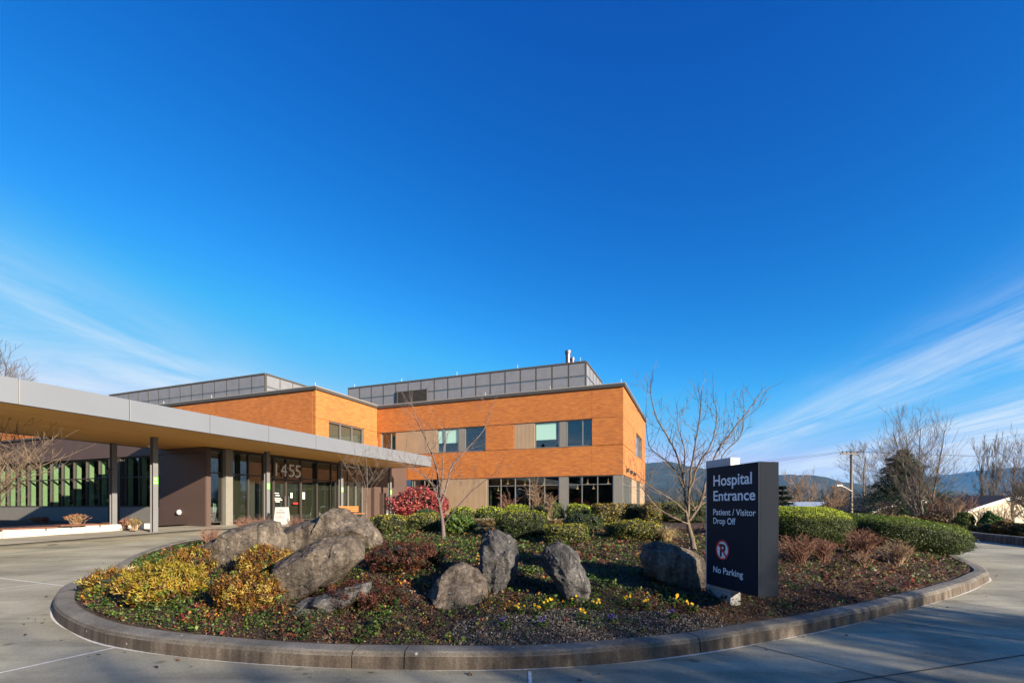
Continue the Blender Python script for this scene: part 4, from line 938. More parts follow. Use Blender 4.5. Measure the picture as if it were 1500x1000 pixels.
# golden juniper clumps at the left end
def clump(px0, px1, ytop, ybase, label, seed, pal=GOLD, wts=(4, 2, 3, 2, 1), leaf=.042, n=7500, name='golden_shrub', group='golden shrubs at the left end', p=2.2, depth=None, shell=.42, lump=.13, lit_tops=None, aspect=.32, **k):
    g = at_soil((px0+px1)/2, ybase); Y = g.y+.28*(px1-px0)/F*g.y; return boxshrub(px0, px1, ytop, Y, label, seed, depth, p, pal, wts, leaf, n, name, 'shrub', group, lit_tops, lump, shell=shell, aspect=aspect, freq=4.5, corek=.70, jit=.9, sprig=26, **k)
clump(194, 288, 827, 886, 'bright golden yellow shrub nearest the left kerb', 61, n=17000, lit_tops=[(.31, .235, .028), (.25, .205, .028)])
clump(256, 316, 803, 842, 'golden brown shrub before the slanting slab boulder', 62, wts=(2, 4, 1, 1, 3))
clump(358, 424, 799, 842, 'bronze gold shrub between the slab and rounded boulders', 63, wts=(2, 4, 1, 2, 4))
clump(322, 406, 841, 894, 'coppery gold shrub at the foot of the rounded boulder', 64, wts=(1, 5, .5, 2, 4), n=15000)
clump(134, 192, 835, 866, 'low yellow-green shrub at the left tip of the island', 65, wts=(2, 3, 3, 1, 3), n=5000)
HEATH = [(.095, .034, .024), (.14, .052, .033), (.058, .026, .018), (.07, .06, .022), (.20, .075, .035)]
clump(540, 650, 794, 838, 'reddish brown heather mound below the slim bare tree', 66, HEATH, (4, 3, 4, 1, 1), .035, 15000, 'heather_mound', 'brown heather mounds')
clump(482, 574, 852, 892, 'brown heather mound beside the flat slate slab', 67, HEATH, (4, 3, 4, 1, 1), .03, 13000, 'heather_mound', 'brown heather mounds')

# bare twiggy shrubs
def twig_shrub(px, ybase, w_px, ytop, label, seed, m=twig_red, n=110, Y=None, group='bare twiggy shrubs', base=None, leafpal=None):
    g = base or (at_soil(px, ybase) if Y is None else base_at(px, Y)); rng = random.Random(seed); Yd = g.y; w = w_px/F*Yd/2; h = max(.15, EYE-(ytop-HY)/F*Yd-g.z)
    root = tag(empty('twiggy_shrub', g), label, 'shrub', group); mb = MB(); tips = []
    for i in range(n):
        a = rng.uniform(0, 6.283); r = math.sqrt(rng.random()); bx, by = rng.gauss(0, w*.16), rng.gauss(0, w*.16)
        e = Vector((math.cos(a)*r*w, math.sin(a)*r*w*.8, h*(rng.uniform(.65, 1.0))*(1-.35*r*r))); s = Vector((bx, by, -.03)); mid = (s+e)/2+Vector((0, 0, h*.12))+Vector((rng.gauss(0, .03), rng.gauss(0, .03), 0))
        q = .0034*Yd/9
        mb.tube([s, mid, e], [q*1.5, q*1.1, q*.6], 3, False)
        for k in range(3):
            t = rng.uniform(.35, .95); p = s.lerp(mid, t*2) if t < .5 else mid.lerp(e, t*2-1); d = Vector((rng.gauss(0, 1), rng.gauss(0, 1), rng.uniform(.2, 1.3))).normalized()*h*rng.uniform(.12, .3); mb.tube([p, p+d], [q*.8, q*.5], 3, False); tips.append(p+d)
    mb.build('twigs', m, root)['kind'] = 'stuff'
    if leafpal:
        rg = np.random.default_rng(seed); P = np.array([t[:] for t in tips]); quads_obj('leaves', leaf_quads(P, np.tile([0, 0, 1.], (len(P), 1)), .05*Yd/12, .6, rg, 1.), 4, pick(rg, len(P), leafpal, [1]*len(leafpal)), leaf_m, root)['kind'] = 'stuff'
    return root
twig_shrub(1168, 826, 66, 777, 'reddish bare shrub touching the right side of the sign', 71, n=130); twig_shrub(1203, 822, 50, 784, 'bare brown shrub second to the right of the sign', 72)
twig_shrub(1262, 812, 60, 768, 'rounded bare brown shrub before the long low hedge', 73, n=130); twig_shrub(1312, 826, 56, 786, 'straw-brown bare shrub nearest the right kerb', 74, twig_tan); twig_shrub(1262, 830, 36, 806, 'small bare shrub in front of the rounded bare one', 75, twig_tan, 90)
twig_shrub(310, 800, 40, 768, 'tiny bare shrub at the tip of the slanting slab boulder', 76, Y=11.5, n=60); twig_shrub(432, 785, 30, 752, 'tiny bare shrub in the gap between the two rear boulders', 77, Y=13, n=60); twig_shrub(368, 770, 70, 752, 'bare shrub peeping over the slanting slab boulder', 78, Y=13.5, n=90)
twig_shrub(786, 770, 26, 690, 'tall pinkish bare shrub before the café windows', 79, twig_tan, 26, Y=20.0); twig_shrub(803, 770, 22, 712, 'pale upright bare shrub left of the grey column', 80, twig_tan, 26, Y=18.2); twig_shrub(745, 770, 36, 712, 'bare shrub at the left end of the café windows', 81, twig_red, 26, Y=20.2)
# straw-coloured grass tufts
STRAW = [(.50, .40, .20), (.40, .30, .14), (.58, .50, .30)]
def tuft(px, ybase, w_px, h, label, seed, n=380, pal=STRAW, Y=None, droop=.5, group='dry grass tufts'):
    g = at_soil(px, ybase) if Y is None else base_at(px, Y); rng = np.random.default_rng(seed); w = w_px/F*g.y/2
    a = rng.uniform(0, 6.283, n); r = np.sqrt(rng.random(n)); b = np.c_[np.cos(a)*r*w*.4, np.sin(a)*r*w*.4, np.zeros(n)-.02]; d = np.c_[np.cos(a), np.sin(a), np.zeros(n)]
    L = h*rng.uniform(.5, 1.1, n)[:, None]; up = np.array([0, 0, 1.]); m1 = b+d*L*.25+up*L*.7; tip = b+d*(w*.6+L*droop*rng.random((n, 1)))+up*L*rng.uniform(.45, 1, (n, 1)); s = np.c_[-np.sin(a), np.cos(a), np.zeros(n)]*(.004 if Y is None else .009)*g.y/7
    root = tag(empty('grass_tuft', g), label, 'grass', group)
    V = np.concatenate([np.stack([b-s, b+s, m1+s, m1-s], 1), np.stack([m1-s, m1+s, tip+s*.2, tip-s*.2], 1)]); c = pick(rng, n, pal, [1]*len(pal)); quads_obj('blades', V, 4, np.concatenate([c, c]), leaf_m, root)['kind'] = 'stuff'
tuft(163, 848, 50, .22, 'pale dry grass tuft at the left tip of the island', 91); tuft(190, 842, 44, .20, 'dry grass tuft behind the bright golden shrub', 92); tuft(974, 792, 40, .38, 'straw grass tuft arching beside the bronze mounded shrub', 93, 520)
tuft(716, 775, 44, .3, 'tan dry grass patch left of the square clipped shrub', 94, 1500, Y=15.0); tuft(812, 775, 40, .3, 'tan dry grass patch right of the square clipped shrub', 95, 1500, Y=15.0)

# ------------------------------------------------------------------ ground cover, gravel, flowers on the island
rng = np.random.default_rng(5)
def in_island(n, x0, x1, y0, y1, rng, dmin=.03):
    x = rng.uniform(x0, x1, n); y = rng.uniform(y0, y1, n); d = pdist(x, y); k = d > dmin; return x[k], y[k], d[k]
def patch(x, y, a, s, ph): return np.sin(x*a+ph)*np.cos(y*a*.8+ph*1.7)+.6*np.sin(x*a*2.3+y*a*1.9+ph*2.1)+.4*np.sin(x*a*4.1-y*a*3.3+ph)
def gravel_zone(x, y): return ((x-1.2)/2.1)**2+((y-4.9)/.62)**2 + .25*patch(x, y, 2.0, 1, 3) < 1.0
x, y, d = in_island(520000, -8.5, 11, 4.2, 13.5, rng); keep = rng.random(len(x)) < np.clip((5.4/y)**1.8, 0, 1); x, y, d = x[keep], y[keep], d[keep]
tuft_n = patch(x, y, 5.3, 1, 1.9)+.7*patch(x, y, 11.0, 1, 4.1)                      # plants grow in tufts with bare gaps between
gz_ = gravel_zone(x, y); keep = (rng.random(len(x)) < np.clip(.95+.45*tuft_n, .15, 1))*(~gz_ | (rng.random(len(x)) < .16)); x, y, tuft_n = x[keep], y[keep], tuft_n[keep]
mul = (x > 2.2) & (rng.random(len(x)) < .35); x, y, tuft_n = x[~mul], y[~mul], tuft_n[~mul]
zb = soil_z(x, y); n = len(x); hgt = rng.random(n)**1.3*np.clip(.05+.05*tuft_n, .015, .13)
P = np.c_[x, y, zb+.008+hgt]; f = patch(x, y, 1.1, 1, .4); f2 = patch(x, y, 2.4, 1, 2.2)
green = pick(rng, n, [(.055, .10, .02), (.09, .145, .024), (.032, .056, .015), (.15, .20, .04)], (4, 3, 4, 1)); brown = pick(rng, n, [(.11, .055, .03), (.065, .036, .022), (.16, .08, .04), (.24, .14, .07)], (4, 4, 2, .7)); red = pick(rng, n, [(.20, .035, .022), (.34, .055, .02), (.12, .03, .022)], (2, .7, 3)); org = pick(rng, n, [(.50, .18, .02), (.50, .34, .03), (.36, .11, .02)], (3, 2, 3))
wr = np.where(x > 2.4, -.30, 0.0)
ix = np.floor(x/.15+.6*np.sin(y*7.1)+.3*rng.random(n)).astype(np.int64); iy = np.floor(y/.15+.6*np.sin(x*6.3)+.3*rng.random(n)).astype(np.int64); hsh = ((ix*73856093) ^ (iy*19349663)) % 1000003/1000003.0
u_ = np.where(rng.random(n) < .72, hsh, rng.random(n)); tg = np.clip(.60+.16*f+.14*f2+wr, .08, .86); tr = np.clip(.045-.05*f2+.05*np.sin(x*1.3), .015, .25); to = np.clip(.022+.02*np.sin(x*.9+2)+.03*(x < -3), .008, .09)
c = np.where((u_ < tg)[:, None], green, np.where((u_ < tg+tr)[:, None], red, np.where((u_ < tg+tr+to)[:, None], org, brown)))
h2 = ((ix*83492791) ^ (iy*2971215073)) % 999983/999983.0; keep = (h2 > .07) | (rng.random(n) < .15); P[:, 2] += np.clip(h2-.6, 0, 1)*.07*rng.random(n); sz_ = rng.uniform(.016, .036, n)*(1+.10*(y-5))*(.75+.9*h2**2); P, c, sz_ = P[keep], c[keep], sz_[keep]; n = len(P)
V = leaf_quads(P, np.tile([0, -.25, 1.], (n, 1)), sz_, .62, rng, 1.0)
tag(quads_obj('ground_cover', V, 4, c, leaf_m), 'low leafy ground cover in green, rust and orange over the island', 'ground cover', kind='stuff')
# bark chips
x, y, d = in_island(120000, -8, 11, 4.2, 12, rng); k = rng.random(len(x)) < np.clip((5.6/y)**1.8, 0, 1)*np.where(x > 2, 1, .5); x, y = x[k], y[k]; n = len(x)
V = leaf_quads(np.c_[x, y, soil_z(x, y)+.006+.012*rng.random(n)], np.tile([0, 0, 1.], (n, 1)), rng.uniform(.02, .06, n), .35, rng, .6)
tag(quads_obj('bark_mulch', V, 4, pick(rng, n, [(.10, .052, .03), (.16, .085, .045), (.26, .145, .075), (.05, .03, .02)], (4, 3, 1.5, 2)), leaf_m), 'brown bark mulch strewn over the planting bed', 'mulch', kind='stuff')
# dry leaves and grit gathered along the foot of the kerb
k = rng.integers(0, len(ISL), 900); o_ = np.abs(rng.normal(0, .16, 900))+.05; OUTN = inset(ISL, -1.0)-ISL; pp = ISL[k]+OUTN[k]*o_[:, None]+rng.normal(0, .1, (900, 2)); sel = (pdist(pp[:, 0], pp[:, 1]) < -.27) & (pp[:, 1] < 14); pp = pp[sel]; n = len(pp)
V = leaf_quads(np.c_[pp, road_z(pp[:, 1])+.012], np.tile([0, 0, 1.], (n, 1)), np.where(rng.random(n) < .16, rng.uniform(.03, .06, n), rng.uniform(.006, .016, n)), .55, rng, .25)
tag(quads_obj('leaf_litter', V, 4, pick(rng, n, [(.14, .07, .035), (.08, .05, .03), (.22, .12, .05), (.10, .09, .07)], (3, 3, 1, 3)), leaf_m), 'dry leaves and grit scattered along the foot of the kerb', 'leaf litter', kind='stuff')
# gravel: small eight-sided stones
x, y, d = in_island(90000, -2.2, 4.6, 4.25, 6.4, rng); k = gravel_zone(x, y) | (rng.random(len(x)) < .04); x, y = x[k][:26000], y[k][:26000]; n = len(x)
o8 = np.array([(1, 0, 0), (-1, 0, 0), (0, 1, 0), (0, -1, 0), (0, 0, 1), (0, 0, -1)], float); t8 = [(4, 0, 2), (4, 2, 1), (4, 1, 3), (4, 3, 0)]
sz = rng.uniform(.006, .015, (n, 1, 1))*rng.uniform(.6, 1.4, (n, 1, 3)); th = rng.uniform(0, 6.28, n); S = o8[None]*sz; S = np.stack([S[..., 0]*np.cos(th)[:, None]-S[..., 1]*np.sin(th)[:, None], S[..., 0]*np.sin(th)[:, None]+S[..., 1]*np.cos(th)[:, None], S[..., 2]], -1)
S += rng.normal(0, .0015, S.shape); S += np.c_[x, y, soil_z(x, y)+.006][:, None, :]
V = np.stack([S[:, list(t)] for t in t8], 1).reshape(-1, 3, 3); c = np.repeat(pick(rng, n, [(.12, .105, .085), (.06, .053, .047), (.24, .215, .18), (.028, .025, .023), (.17, .125, .085)], (3, 4, 1.6, 5, 1)), 4, 0)
stone_m = leaf_mat('gravel_stone', 0.0, .85)
tag(quads_obj('gravel', V, 3, c, stone_m), 'dark and tan gravel strip along the front kerb', 'gravel', kind='stuff')
# pansies
def pansy(px, py, col, label, seed, big=1.0):
    g = at_soil(px, py); rg = np.random.default_rng(seed); root = tag(empty('pansy_plant', g), label, 'flower', 'pansies in the gravel at the front of the island')
    n = 90; a = rg.uniform(0, 6.28, n); r = np.sqrt(rg.random(n))*.10*big; P = np.c_[np.cos(a)*r, np.sin(a)*r, rg.uniform(.0, .10, n)*big]
    quads_obj('leaves', leaf_quads(P, np.c_[np.cos(a)*.5, np.sin(a)*.5, np.ones(n)], .04*big, .55, rg, .5), 4, pick(rg, n, [(.09, .15, .03), (.05, .09, .02), (.16, .21, .05)], (2, 2, 1)), leaf_m, root)['kind'] = 'stuff'
    m = MB(); Vs = []
    for k in range(int(8*big)):
        aa = rg.uniform(0, 6.28); rr = rg.random()*.085*big; c = np.array([math.cos(aa)*rr, math.sin(aa)*rr, .10*big+rg.uniform(0, .045)]); m.tube([(c[0]*.4, c[1]*.4, 0), tuple(c)], .0018, 3, False)
        nn = unit(np.array([rg.normal(0, .3), -1, .55])); t = unit(np.cross(nn, [0, 0, 1.])); b = np.cross(nn, t)
        for j in range(5):
            an = j*2*math.pi/5+.3; dd = t*math.cos(an)+b*math.sin(an); sd = np.cross(nn, dd); q = .0125; Vs.append(np.stack([c, c+dd*q*.7-sd*q*.55, c+dd*q*1.25, c+dd*q*.7+sd*q*.55]))
    Vs = np.array(Vs); quads_obj('petals', Vs, 4, pick(rg, len(Vs), col, [1]*len(col), .1), leaf_m, root)['kind'] = 'stuff'; m.build('stem', core_m, root)['kind'] = 'stuff'
YEL = [(.80, .52, .01), (.75, .42, .01)]; PUR = [(.04, .03, .20), (.06, .04, .30)]
spots_y = [(760, 899, 'below the standing boulder'), (786, 904, 'left of centre in the gravel'), (803, 893, 'under the foot of the tilted boulder'), (837, 888, 'touching the tilted boulder'), (854, 908, 'in the middle of the gravel'), (876, 892, 'right of the tilted boulder'), (917, 886, 'below the shaded mulch'), (946, 893, 'midway to the sign'), (992, 886, 'left of the sign footing'), (1012, 896, 'just in front of the sign footing')]
for i, (px, py, w_) in enumerate(spots_y): pansy(px, py, YEL, 'yellow pansy plant '+w_, 200+i, .8)
for i, (px, py, w_) in enumerate([(740, 922, 'nearest the left end of the gravel'), (795, 921, 'second from the left near the kerb'), (897, 914, 'in the middle near the kerb'), (985, 908, 'rightmost, toward the sign')]): pansy(px, py, PUR, 'purple pansy plant '+w_, 230+i, .7)

# ------------------------------------------------------------------ trees
def twigs(mb, p, d, L, r, lev, rg, up=.25, spread=.7, fork=2, minr=.0035, n=5, tips=None):
    k = 4 if lev > 0 else 3; pts = [p]; rad = [r]; q = p.copy(); dd = d.normalized()
    for i in range(k):
        dd = (dd + Vector((rg.gauss(0, .13), rg.gauss(0, .13), rg.gauss(0, .10)+up*.16))).normalized(); q = q + dd*L/k; pts.append(q.copy()); rad.append(max(minr*.7, r*(1-.62*(i+1)/k)))
    mb.tube(pts, rad, n if r > .02 else (4 if r > .008 else 3), False)
    if lev <= 0:
        if tips is not None: tips.append(q)
        return
    for i in range(fork+rg.choice((0, 1))):
        j = rg.randint(1, k); a = rg.uniform(0, 6.283); s = dd.cross(Vector((math.cos(a), math.sin(a), .3))).normalized(); nd = (pts[j]-pts[j-1]).normalized()*(1-spread*.5)+s*spread+Vector((0, 0, up))
        twigs(mb, pts[j], nd, L*rg.uniform(.5, .78), max(minr, rad[j]*.72), lev-1, rg, up, spread, fork, minr, n, tips)
    twigs(mb, q, dd, L*.7, max(minr, rad[-1]), lev-1, rg, up, spread, fork, minr, n, tips)
def limb_tree(name, label, Y, trunk, limbs, r0, bark, seed, base_py, tw=(4, .55, 2), group='bare trees on the island', base=None, up=.35, minr=.003):
    """trunk and main limbs traced, fine growth added"""
    g = base or at_soil(trunk[0][0], base_py); rg = random.Random(seed); Yb = g.y if Y is None else Y
    root = tag(empty(name, g), label, 'tree', group); mb = MB(); mb.smooth = True
    def P(q, dy=0): 
        w = at(q[0], q[1], Yb+dy); return w-g
    tp = [P(q) for q in trunk]; tp[0].z = -.1; mb.tube(tp, [r0*(1.25 if i == 0 else 1-.12*i) for i in range(len(tp))], 9)
    mb.build('trunk', bark, root); mb = MB(); mb.smooth = True; tm = MB()
    for li, (pts, r, bend) in enumerate(limbs):
        q = catmull([tuple(P(p, bend*i/(len(pts)-1))) for i, p in enumerate(pts)], 4, False); q = [Vector(p)+Vector((rg.gauss(0, .006), rg.gauss(0, .01), 0)) for p in q]; m_ = len(q)
        rr = [r*(1-.8*i/(m_-1))+minr*.6 for i in range(m_)]; mb.tube(q, rr, 7, False)
        for i in range(2, m_-1):
            for k in range(tw[2]):
                if rg.random() < .55: continue
                a = rg.uniform(0, 6.283); s = (q[i+1]-q[i-1]).normalized(); nd = s*.5+Vector((math.cos(a), math.sin(a)*.8, .25)); twigs(tm, q[i], nd, tw[1]*rg.uniform(.5, 1.1)*(1-.3*i/m_), max(minr, rr[i]*.45), rg.choice((1, 2)) if tw[0] > 3 else 1, rg, up, .75, 1, minr, 4)
        twigs(tm, q[-1], q[-1]-q[-2], tw[1]*.8, max(minr, rr[-1]), 1, rg, up, .6, 1, minr, 4)
    mb.build('limbs', bark, root); tm.build('twigs', bark, root)['kind'] = 'stuff'; return root
limb_tree('bare_tree', 'slim bare tree with forked stems before the brick wall', None, [(650, 794), (649, 770), (646, 748), (642, 730)],
    [([(642, 732), (628, 702), (612, 690), (588, 672)], 0.0163, -.5), ([(643, 732), (641, 692), (627, 650), (613, 622), (603, 592)], 0.0222, .3), ([(645, 730), (648, 690), (650, 655), (657, 632)], 0.0178, -.2), ([(646, 738), (656, 706), (663, 682), (686, 655), (708, 630), (722, 594)], 0.0222, .4), ([(650, 768), (668, 745), (690, 720), (716, 700)], 0.0118, -.5), ([(640, 720), (625, 700), (607, 688)], 0.0118, -.7)], .045, mat('bark_mauve', (.085, .06, .056), .85, color2=(.19, .145, .13), scale=20, bump=.4), 301, 792, (4, .5, 2))
limb_tree('bare_tree', 'pale barked bare tree with spreading limbs left of the sign', None, [(1017, 808), (1014, 790), (1009, 772), (1006, 756)],
    [([(1006, 757), (1003, 720), (999, 690), (985, 652), (970, 626), (956, 594), (952, 562)], 0.0266, .2), ([(1008, 756), (1011, 702), (1016, 662), (1024, 622), (1028, 572)], 0.0252, -.3), ([(1010, 762), (1028, 732), (1034, 702), (1050, 662), (1075, 628), (1094, 604), (1112, 578)], 0.0266, .2), ([(1005, 750), (985, 732), (960, 717), (932, 694)], 0.0163, -.5), ([(1010, 768), (986, 757), (961, 741), (941, 716), (922, 690)], 0.0163, -.9), ([(1003, 718), (984, 682), (964, 666), (950, 650), (946, 604)], 0.0163, .5), ([(1010, 722), (1022, 682), (1042, 650), (1050, 612), (1046, 588)], 0.0178, -.4), ([(1014, 747), (1034, 726), (1046, 700), (1062, 660), (1084, 640), (1090, 596)], 0.0178, .5), ([(1001, 700), (1003, 660), (995, 630), (992, 600)], 0.0133, .6)], .055, bark_pale, 302, 806, (4, .40, 4))
rg0 = random.Random(4)
limb_tree('bare_tree', 'thin grey bare sapling in front of the entrance glazing', 15.5, [(537, 770), (537, 745), (537, 722)], [([(537, 724), (538, 690), (535, 655)], .012, 0), ([(537, 735), (525, 712), (512, 690), (500, 672)], .007, .3), ([(537, 728), (548, 705), (560, 690), (566, 672)], .007, -.3), ([(537, 716), (528, 690), (520, 668)], .006, -.3), ([(537, 712), (550, 690), (556, 672)], .006, .3)], .018, bark_grey, 303, 770, (4, .45, 3), base=base_at(537, 15.5), minr=.0028)

def ground_at(x, y): return float(terrain_z(np.array(x), np.array(y)))
def bare_tree(name, label, px, Y, top_py, seed, bark, width=.45, stems=1, lev=5, group='bare trees beyond the island', base=None, up=.3, spread=.62, minr=.008, fork=2):
    x = (px-CX)/F*Y if base is None else base[0]; yy = Y if base is None else base[1]; z0 = ground_at(x, yy); H = (EYE-(top_py-HY)/F*Y-z0) if base is None else top_py
    rg = random.Random(seed); root = tag(empty(name, (x, yy, z0)), label, 'tree', group); t = MB(); t.smooth = True; c = MB(); c.smooth = True
    for s_ in range(stems):
        a = rg.uniform(0, 6.283); lean = width*.55*(s_ > 0) if stems > 1 else .03; d = Vector((math.cos(a)*lean, math.sin(a)*lean, 1)).normalized(); pts = []; k = 7; q = Vector((0, 0, -.15)); r0 = H*.014*(1 if stems == 1 else .6)+.02
        for i in range(k+1): pts.append(q.copy()); q = q + (d+Vector((rg.gauss(0, .05), rg.gauss(0, .05), 0)))*H*.9/k
        rad = [r0*(1-.8*i/k) for i in range(k+1)]; t.tube(pts, rad, 8, False)
        for i in range(1 if stems > 1 else 2, k+1):
            for j in range(4):
                a = rg.uniform(0, 6.283); nd = Vector((math.cos(a)*width*2, math.sin(a)*width*2, .9)); L = H*.34*(1-.45*i/k)*(.6+width); p = pts[i].lerp(pts[i-1], rg.random())
                twigs(c, p, nd, L*rg.uniform(.6, 1.05), max(minr, rad[i]*.5), lev-2, rg, up, spread, fork, minr, 5)
    t.build('trunk', bark, root); c.build('crown', bark, root); return root
bare_tree('bare_tree', 'large vase-shaped bare tree with reddish twigs at the right', 1352, 26, 607, 311, bark_grey, .40, 4, 4, minr=.0055, spread=.5)
bare_tree('bare_tree', 'bare tree with pale trunk just right of the utility pole', 1268, 62, 655, 312, bark_grey, .35, 1, 5, minr=.014)
bare_tree('bare_tree', 'bare tree left of the dark conifer', 1302, 66, 657, 313, bark_grey, .38, 2, 5, minr=.014)
bare_tree('bare_tree', 'narrow bare poplar, left of the far pair', 1444, 85, 662, 314, bark_grey, .12, 1, 5, minr=.018, up=.8, spread=.3)
bare_tree('bare_tree', 'narrow bare poplar, right of the far pair', 1461, 85, 658, 315, bark_grey, .12, 1, 5, minr=.018, up=.8, spread=.3)
bare_tree('bare_tree', 'tall bare tree before the cream gabled house', 1484, 27, 652, 316, bark_grey, .34, 1, 5, minr=.006)
bare_tree('bare_tree', 'thin bare tree at the right picture edge', 1505, 22, 690, 317, bark_grey, .3, 1, 5, minr=.008)
bare_tree('bare_tree', 'small bare tree behind the lime-topped hedge', 1216, 55, 712, 318, twig_tan, .5, 3, 4, minr=.02)
bare_tree('bare_tree', 'hazy brown bare tree beyond the pale roof', 1165, 90, 703, 319, twig_tan, .45, 3, 4, minr=.03)
bare_tree('bare_tree', 'bare tree top showing above the canopy at the left', -24, 58, 532, 320, bark_dark, .28, 2, 5, minr=.018)
# tree by the planter wall, its trunk just out of view
g = Vector((-19.0, 15.2, .6)); g.z = float(road_z(15.2))
limb_tree('bare_tree', 'bare spreading tree in front of the ribbon windows at the left', 14.6, [(-30, 775), (-24, 745), (-18, 720)], [([(-22, 742), (0, 722), (22, 700), (48, 688), (84, 672)], .03, .3), ([(-20, 728), (4, 690), (14, 662), (22, 640)], .03, .5), ([(-22, 735), (8, 712), (34, 684), (50, 664), (78, 652)], .028, -.4), ([(-24, 750), (-4, 742), (10, 722), (30, 705), (70, 690)], .022, -.6), ([(-20, 725), (-4, 690), (-2, 660), (4, 636)], .026, 0), ([(-20, 730), (10, 700), (40, 672), (60, 645)], .024, .6)], .10, bark_pale, 304, 0, (4, .8, 3), 'bare trees beyond the island', g, minr=.006)

def conifer(label, x, y, H, Rb, seed, group, pal=((.018, .035, .016), (.03, .05, .022), (.045, .06, .028)), n=13000, leaf=.2):
    z0 = ground_at(x, y); rg = np.random.default_rng(seed); root = tag(empty('conifer_tree', (x, y, z0)), label, 'tree', group); t = MB(); t.tube([(0, 0, -.2), (0, 0, H*.5), (0, 0, H*.99)], [H*.018+.03, H*.011+.02, .01], 8, False); t.build('trunk', bark_dark, root)
    P = []; T = []; b = MB(); lv = int(H/.34)
    for i in range(lv):
        f = i/lv; z = H*(.08+.91*f); rr = Rb*(1-f)**1.05*rg.uniform(.7, 1.2)+.08; k = max(4, int(9*(1-f)+4)); a0 = rg.uniform(0, 6.28)
        for j in range(k):
            a = a0+j*6.283/k+rg.normal(0, .15); L = rr*rg.uniform(.7, 1.15); e = np.array([math.cos(a)*L, math.sin(a)*L, z-L*.22+L*.25*f]); s = np.array([0, 0, z]); b.tube([tuple(s), tuple((s+e)/2+[0, 0, .06*L]), tuple(e)], [.03, .02, .008], 3, False)
            m_ = max(5, int(n/lv/k)); tt = rg.random(m_)**.7; p = s+(e-s)*tt[:, None]+rg.normal(0, 1, (m_, 3))*[.09*L+.04, .09*L+.04, .05*L+.03]; p[:, 2] += .06*L*np.sin(tt*3.14); P.append(p); T.append(np.tile(unit(e-s)+[0, 0, -.25], (m_, 1)))
    b.build('branches', bark_dark, root); P = np.concatenate(P); T = np.concatenate(T); V = leaf_quads(P, np.tile([0, 0, 1.], (len(P), 1)), leaf*rg.uniform(.6, 1.3, len(P)), .28, rg, .5, T); quads_obj('crown', V, 4, pick(rg, len(P), pal, [1]*len(pal)), leaf_m, root)['kind'] = 'stuff'; return root
conifer('dark spreading conifer behind the vase-shaped bare tree', (1322-CX)/F*36, 36, EYE+88/F*36-ground_at((1322-CX)/F*36, 36), 4.3, 401, 'conifers', pal=((.025, .060, .026), (.04, .085, .035), (.06, .11, .045)), n=17000, leaf=.26)
conifer('small dark conifer peeping out right of the sign', (1146-CX)/F*30, 30, 2.5, 1.0, 402, 'conifers', n=4000)
# trees round the forecourt that throw shade from the right and show in the glass
for i, (x, y, H, s_) in enumerate([(17.0, .6, 2.9, 3), (17.0, -2.0, 3.6, 3), (16.8, -4.2, 4.8, 4), (17.3, -6.4, 5.9, 4), (16.9, -8.8, 6.9, 4), (17.8, -12.0, 7.8, 2), (19.5, -15.0, 9.0, 2)]):
    bare_tree('bare_tree', 'bare roadside tree beyond the right edge, %s in the row' % ['nearest the hedges', 'second from the hedges', 'third from the hedges', 'middle one', 'third from the far end', 'second from the far end', 'last and tallest'][i], 0, 0, H, 330+i, bark_dark, .42, s_, 5, 'bare trees along the roadside', base=(x, y), minr=.011)
rng = np.random.default_rng(23)
def wood_mass(name, label, spots, per):
    P = []; Cc = []
    for x, y, H in spots:
        q = rng.random(per)**1.25; a = rng.uniform(0, 6.283, per); rr = (1-q)*H*.25*np.sqrt(rng.random(per))*(1+.25*np.sin(q*40)); P.append(np.c_[x+np.cos(a)*rr, y+np.sin(a)*rr, ground_at(x, y)+H*(.03+.97*q)]); Cc.append(pick(rng, per, [(.018, .03, .014), (.03, .045, .02), (.045, .055, .028)], [1, 1, 1]))
    P = np.concatenate(P); tag(quads_obj(name, leaf_quads(P, np.tile([0, .3, .7], (len(P), 1)), rng.uniform(.5, 1.2, len(P)), .6, rng, .9), 4, np.concatenate(Cc), leaf_m), label, 'woods', kind='stuff')
wood_mass('evergreen_wood', 'dense evergreen wood across the road, mirrored in the windows', [(x+rng.normal(0, 1.5), -40+rng.normal(0, 4), rng.uniform(15, 22)) for x in np.arange(-90, 14, 2.6)]+[(-76+rng.normal(0, 3), y, rng.uniform(11, 17)) for y in np.arange(-20, 62, 2.4)], 2200)
wood_mass('roadside_wood', 'evergreen wood right of the road, mirrored in the entrance glass', [(54+rng.normal(0, 3), y, rng.uniform(8, 12)) for y in np.arange(-2, 36, 3.4)], 1500)

# ------------------------------------------------------------------ verge beyond the road
def verge(px0, px1, ytop, Y, label, seed, pal, wts, leaf=.09, n=5000, name='verge_shrub', p=2.3, **k):
    x = ((px0+px1)/2-CX)/F*Y; z0 = ground_at(x, Y); w = (px1-px0)/F*Y/2; h = max(.25, EYE-(ytop-HY)/F*Y-z0)/1.88
    return shrub(name, label, 'shrub', (x, Y, z0-.05), (w, w*.8, h), p, n, leaf, pal, wts, seed, 0, 'shrubs along the far roadside', lump=.14, shell=.5, corek=.55, **k)
YG = [(.10, .13, .025), (.06, .09, .02), (.16, .17, .03)]; BRZ = [(.13, .075, .02), (.08, .06, .02), (.18, .11, .025)]
verge(1372, 1412, 765, 19.5, 'dark olive verge shrub at the end of the long hedge', 501, OLIVE, (2, 3, 3, 1)); verge(1400, 1424, 750, 21, 'yellow-green upright verge shrub', 502, YG, (2, 2, 1)); verge(1424, 1462, 766, 18.5, 'low brown verge shrub by the far kerb', 503, BRZ+DARK, (2, 2, 1, 2, 2, 1))
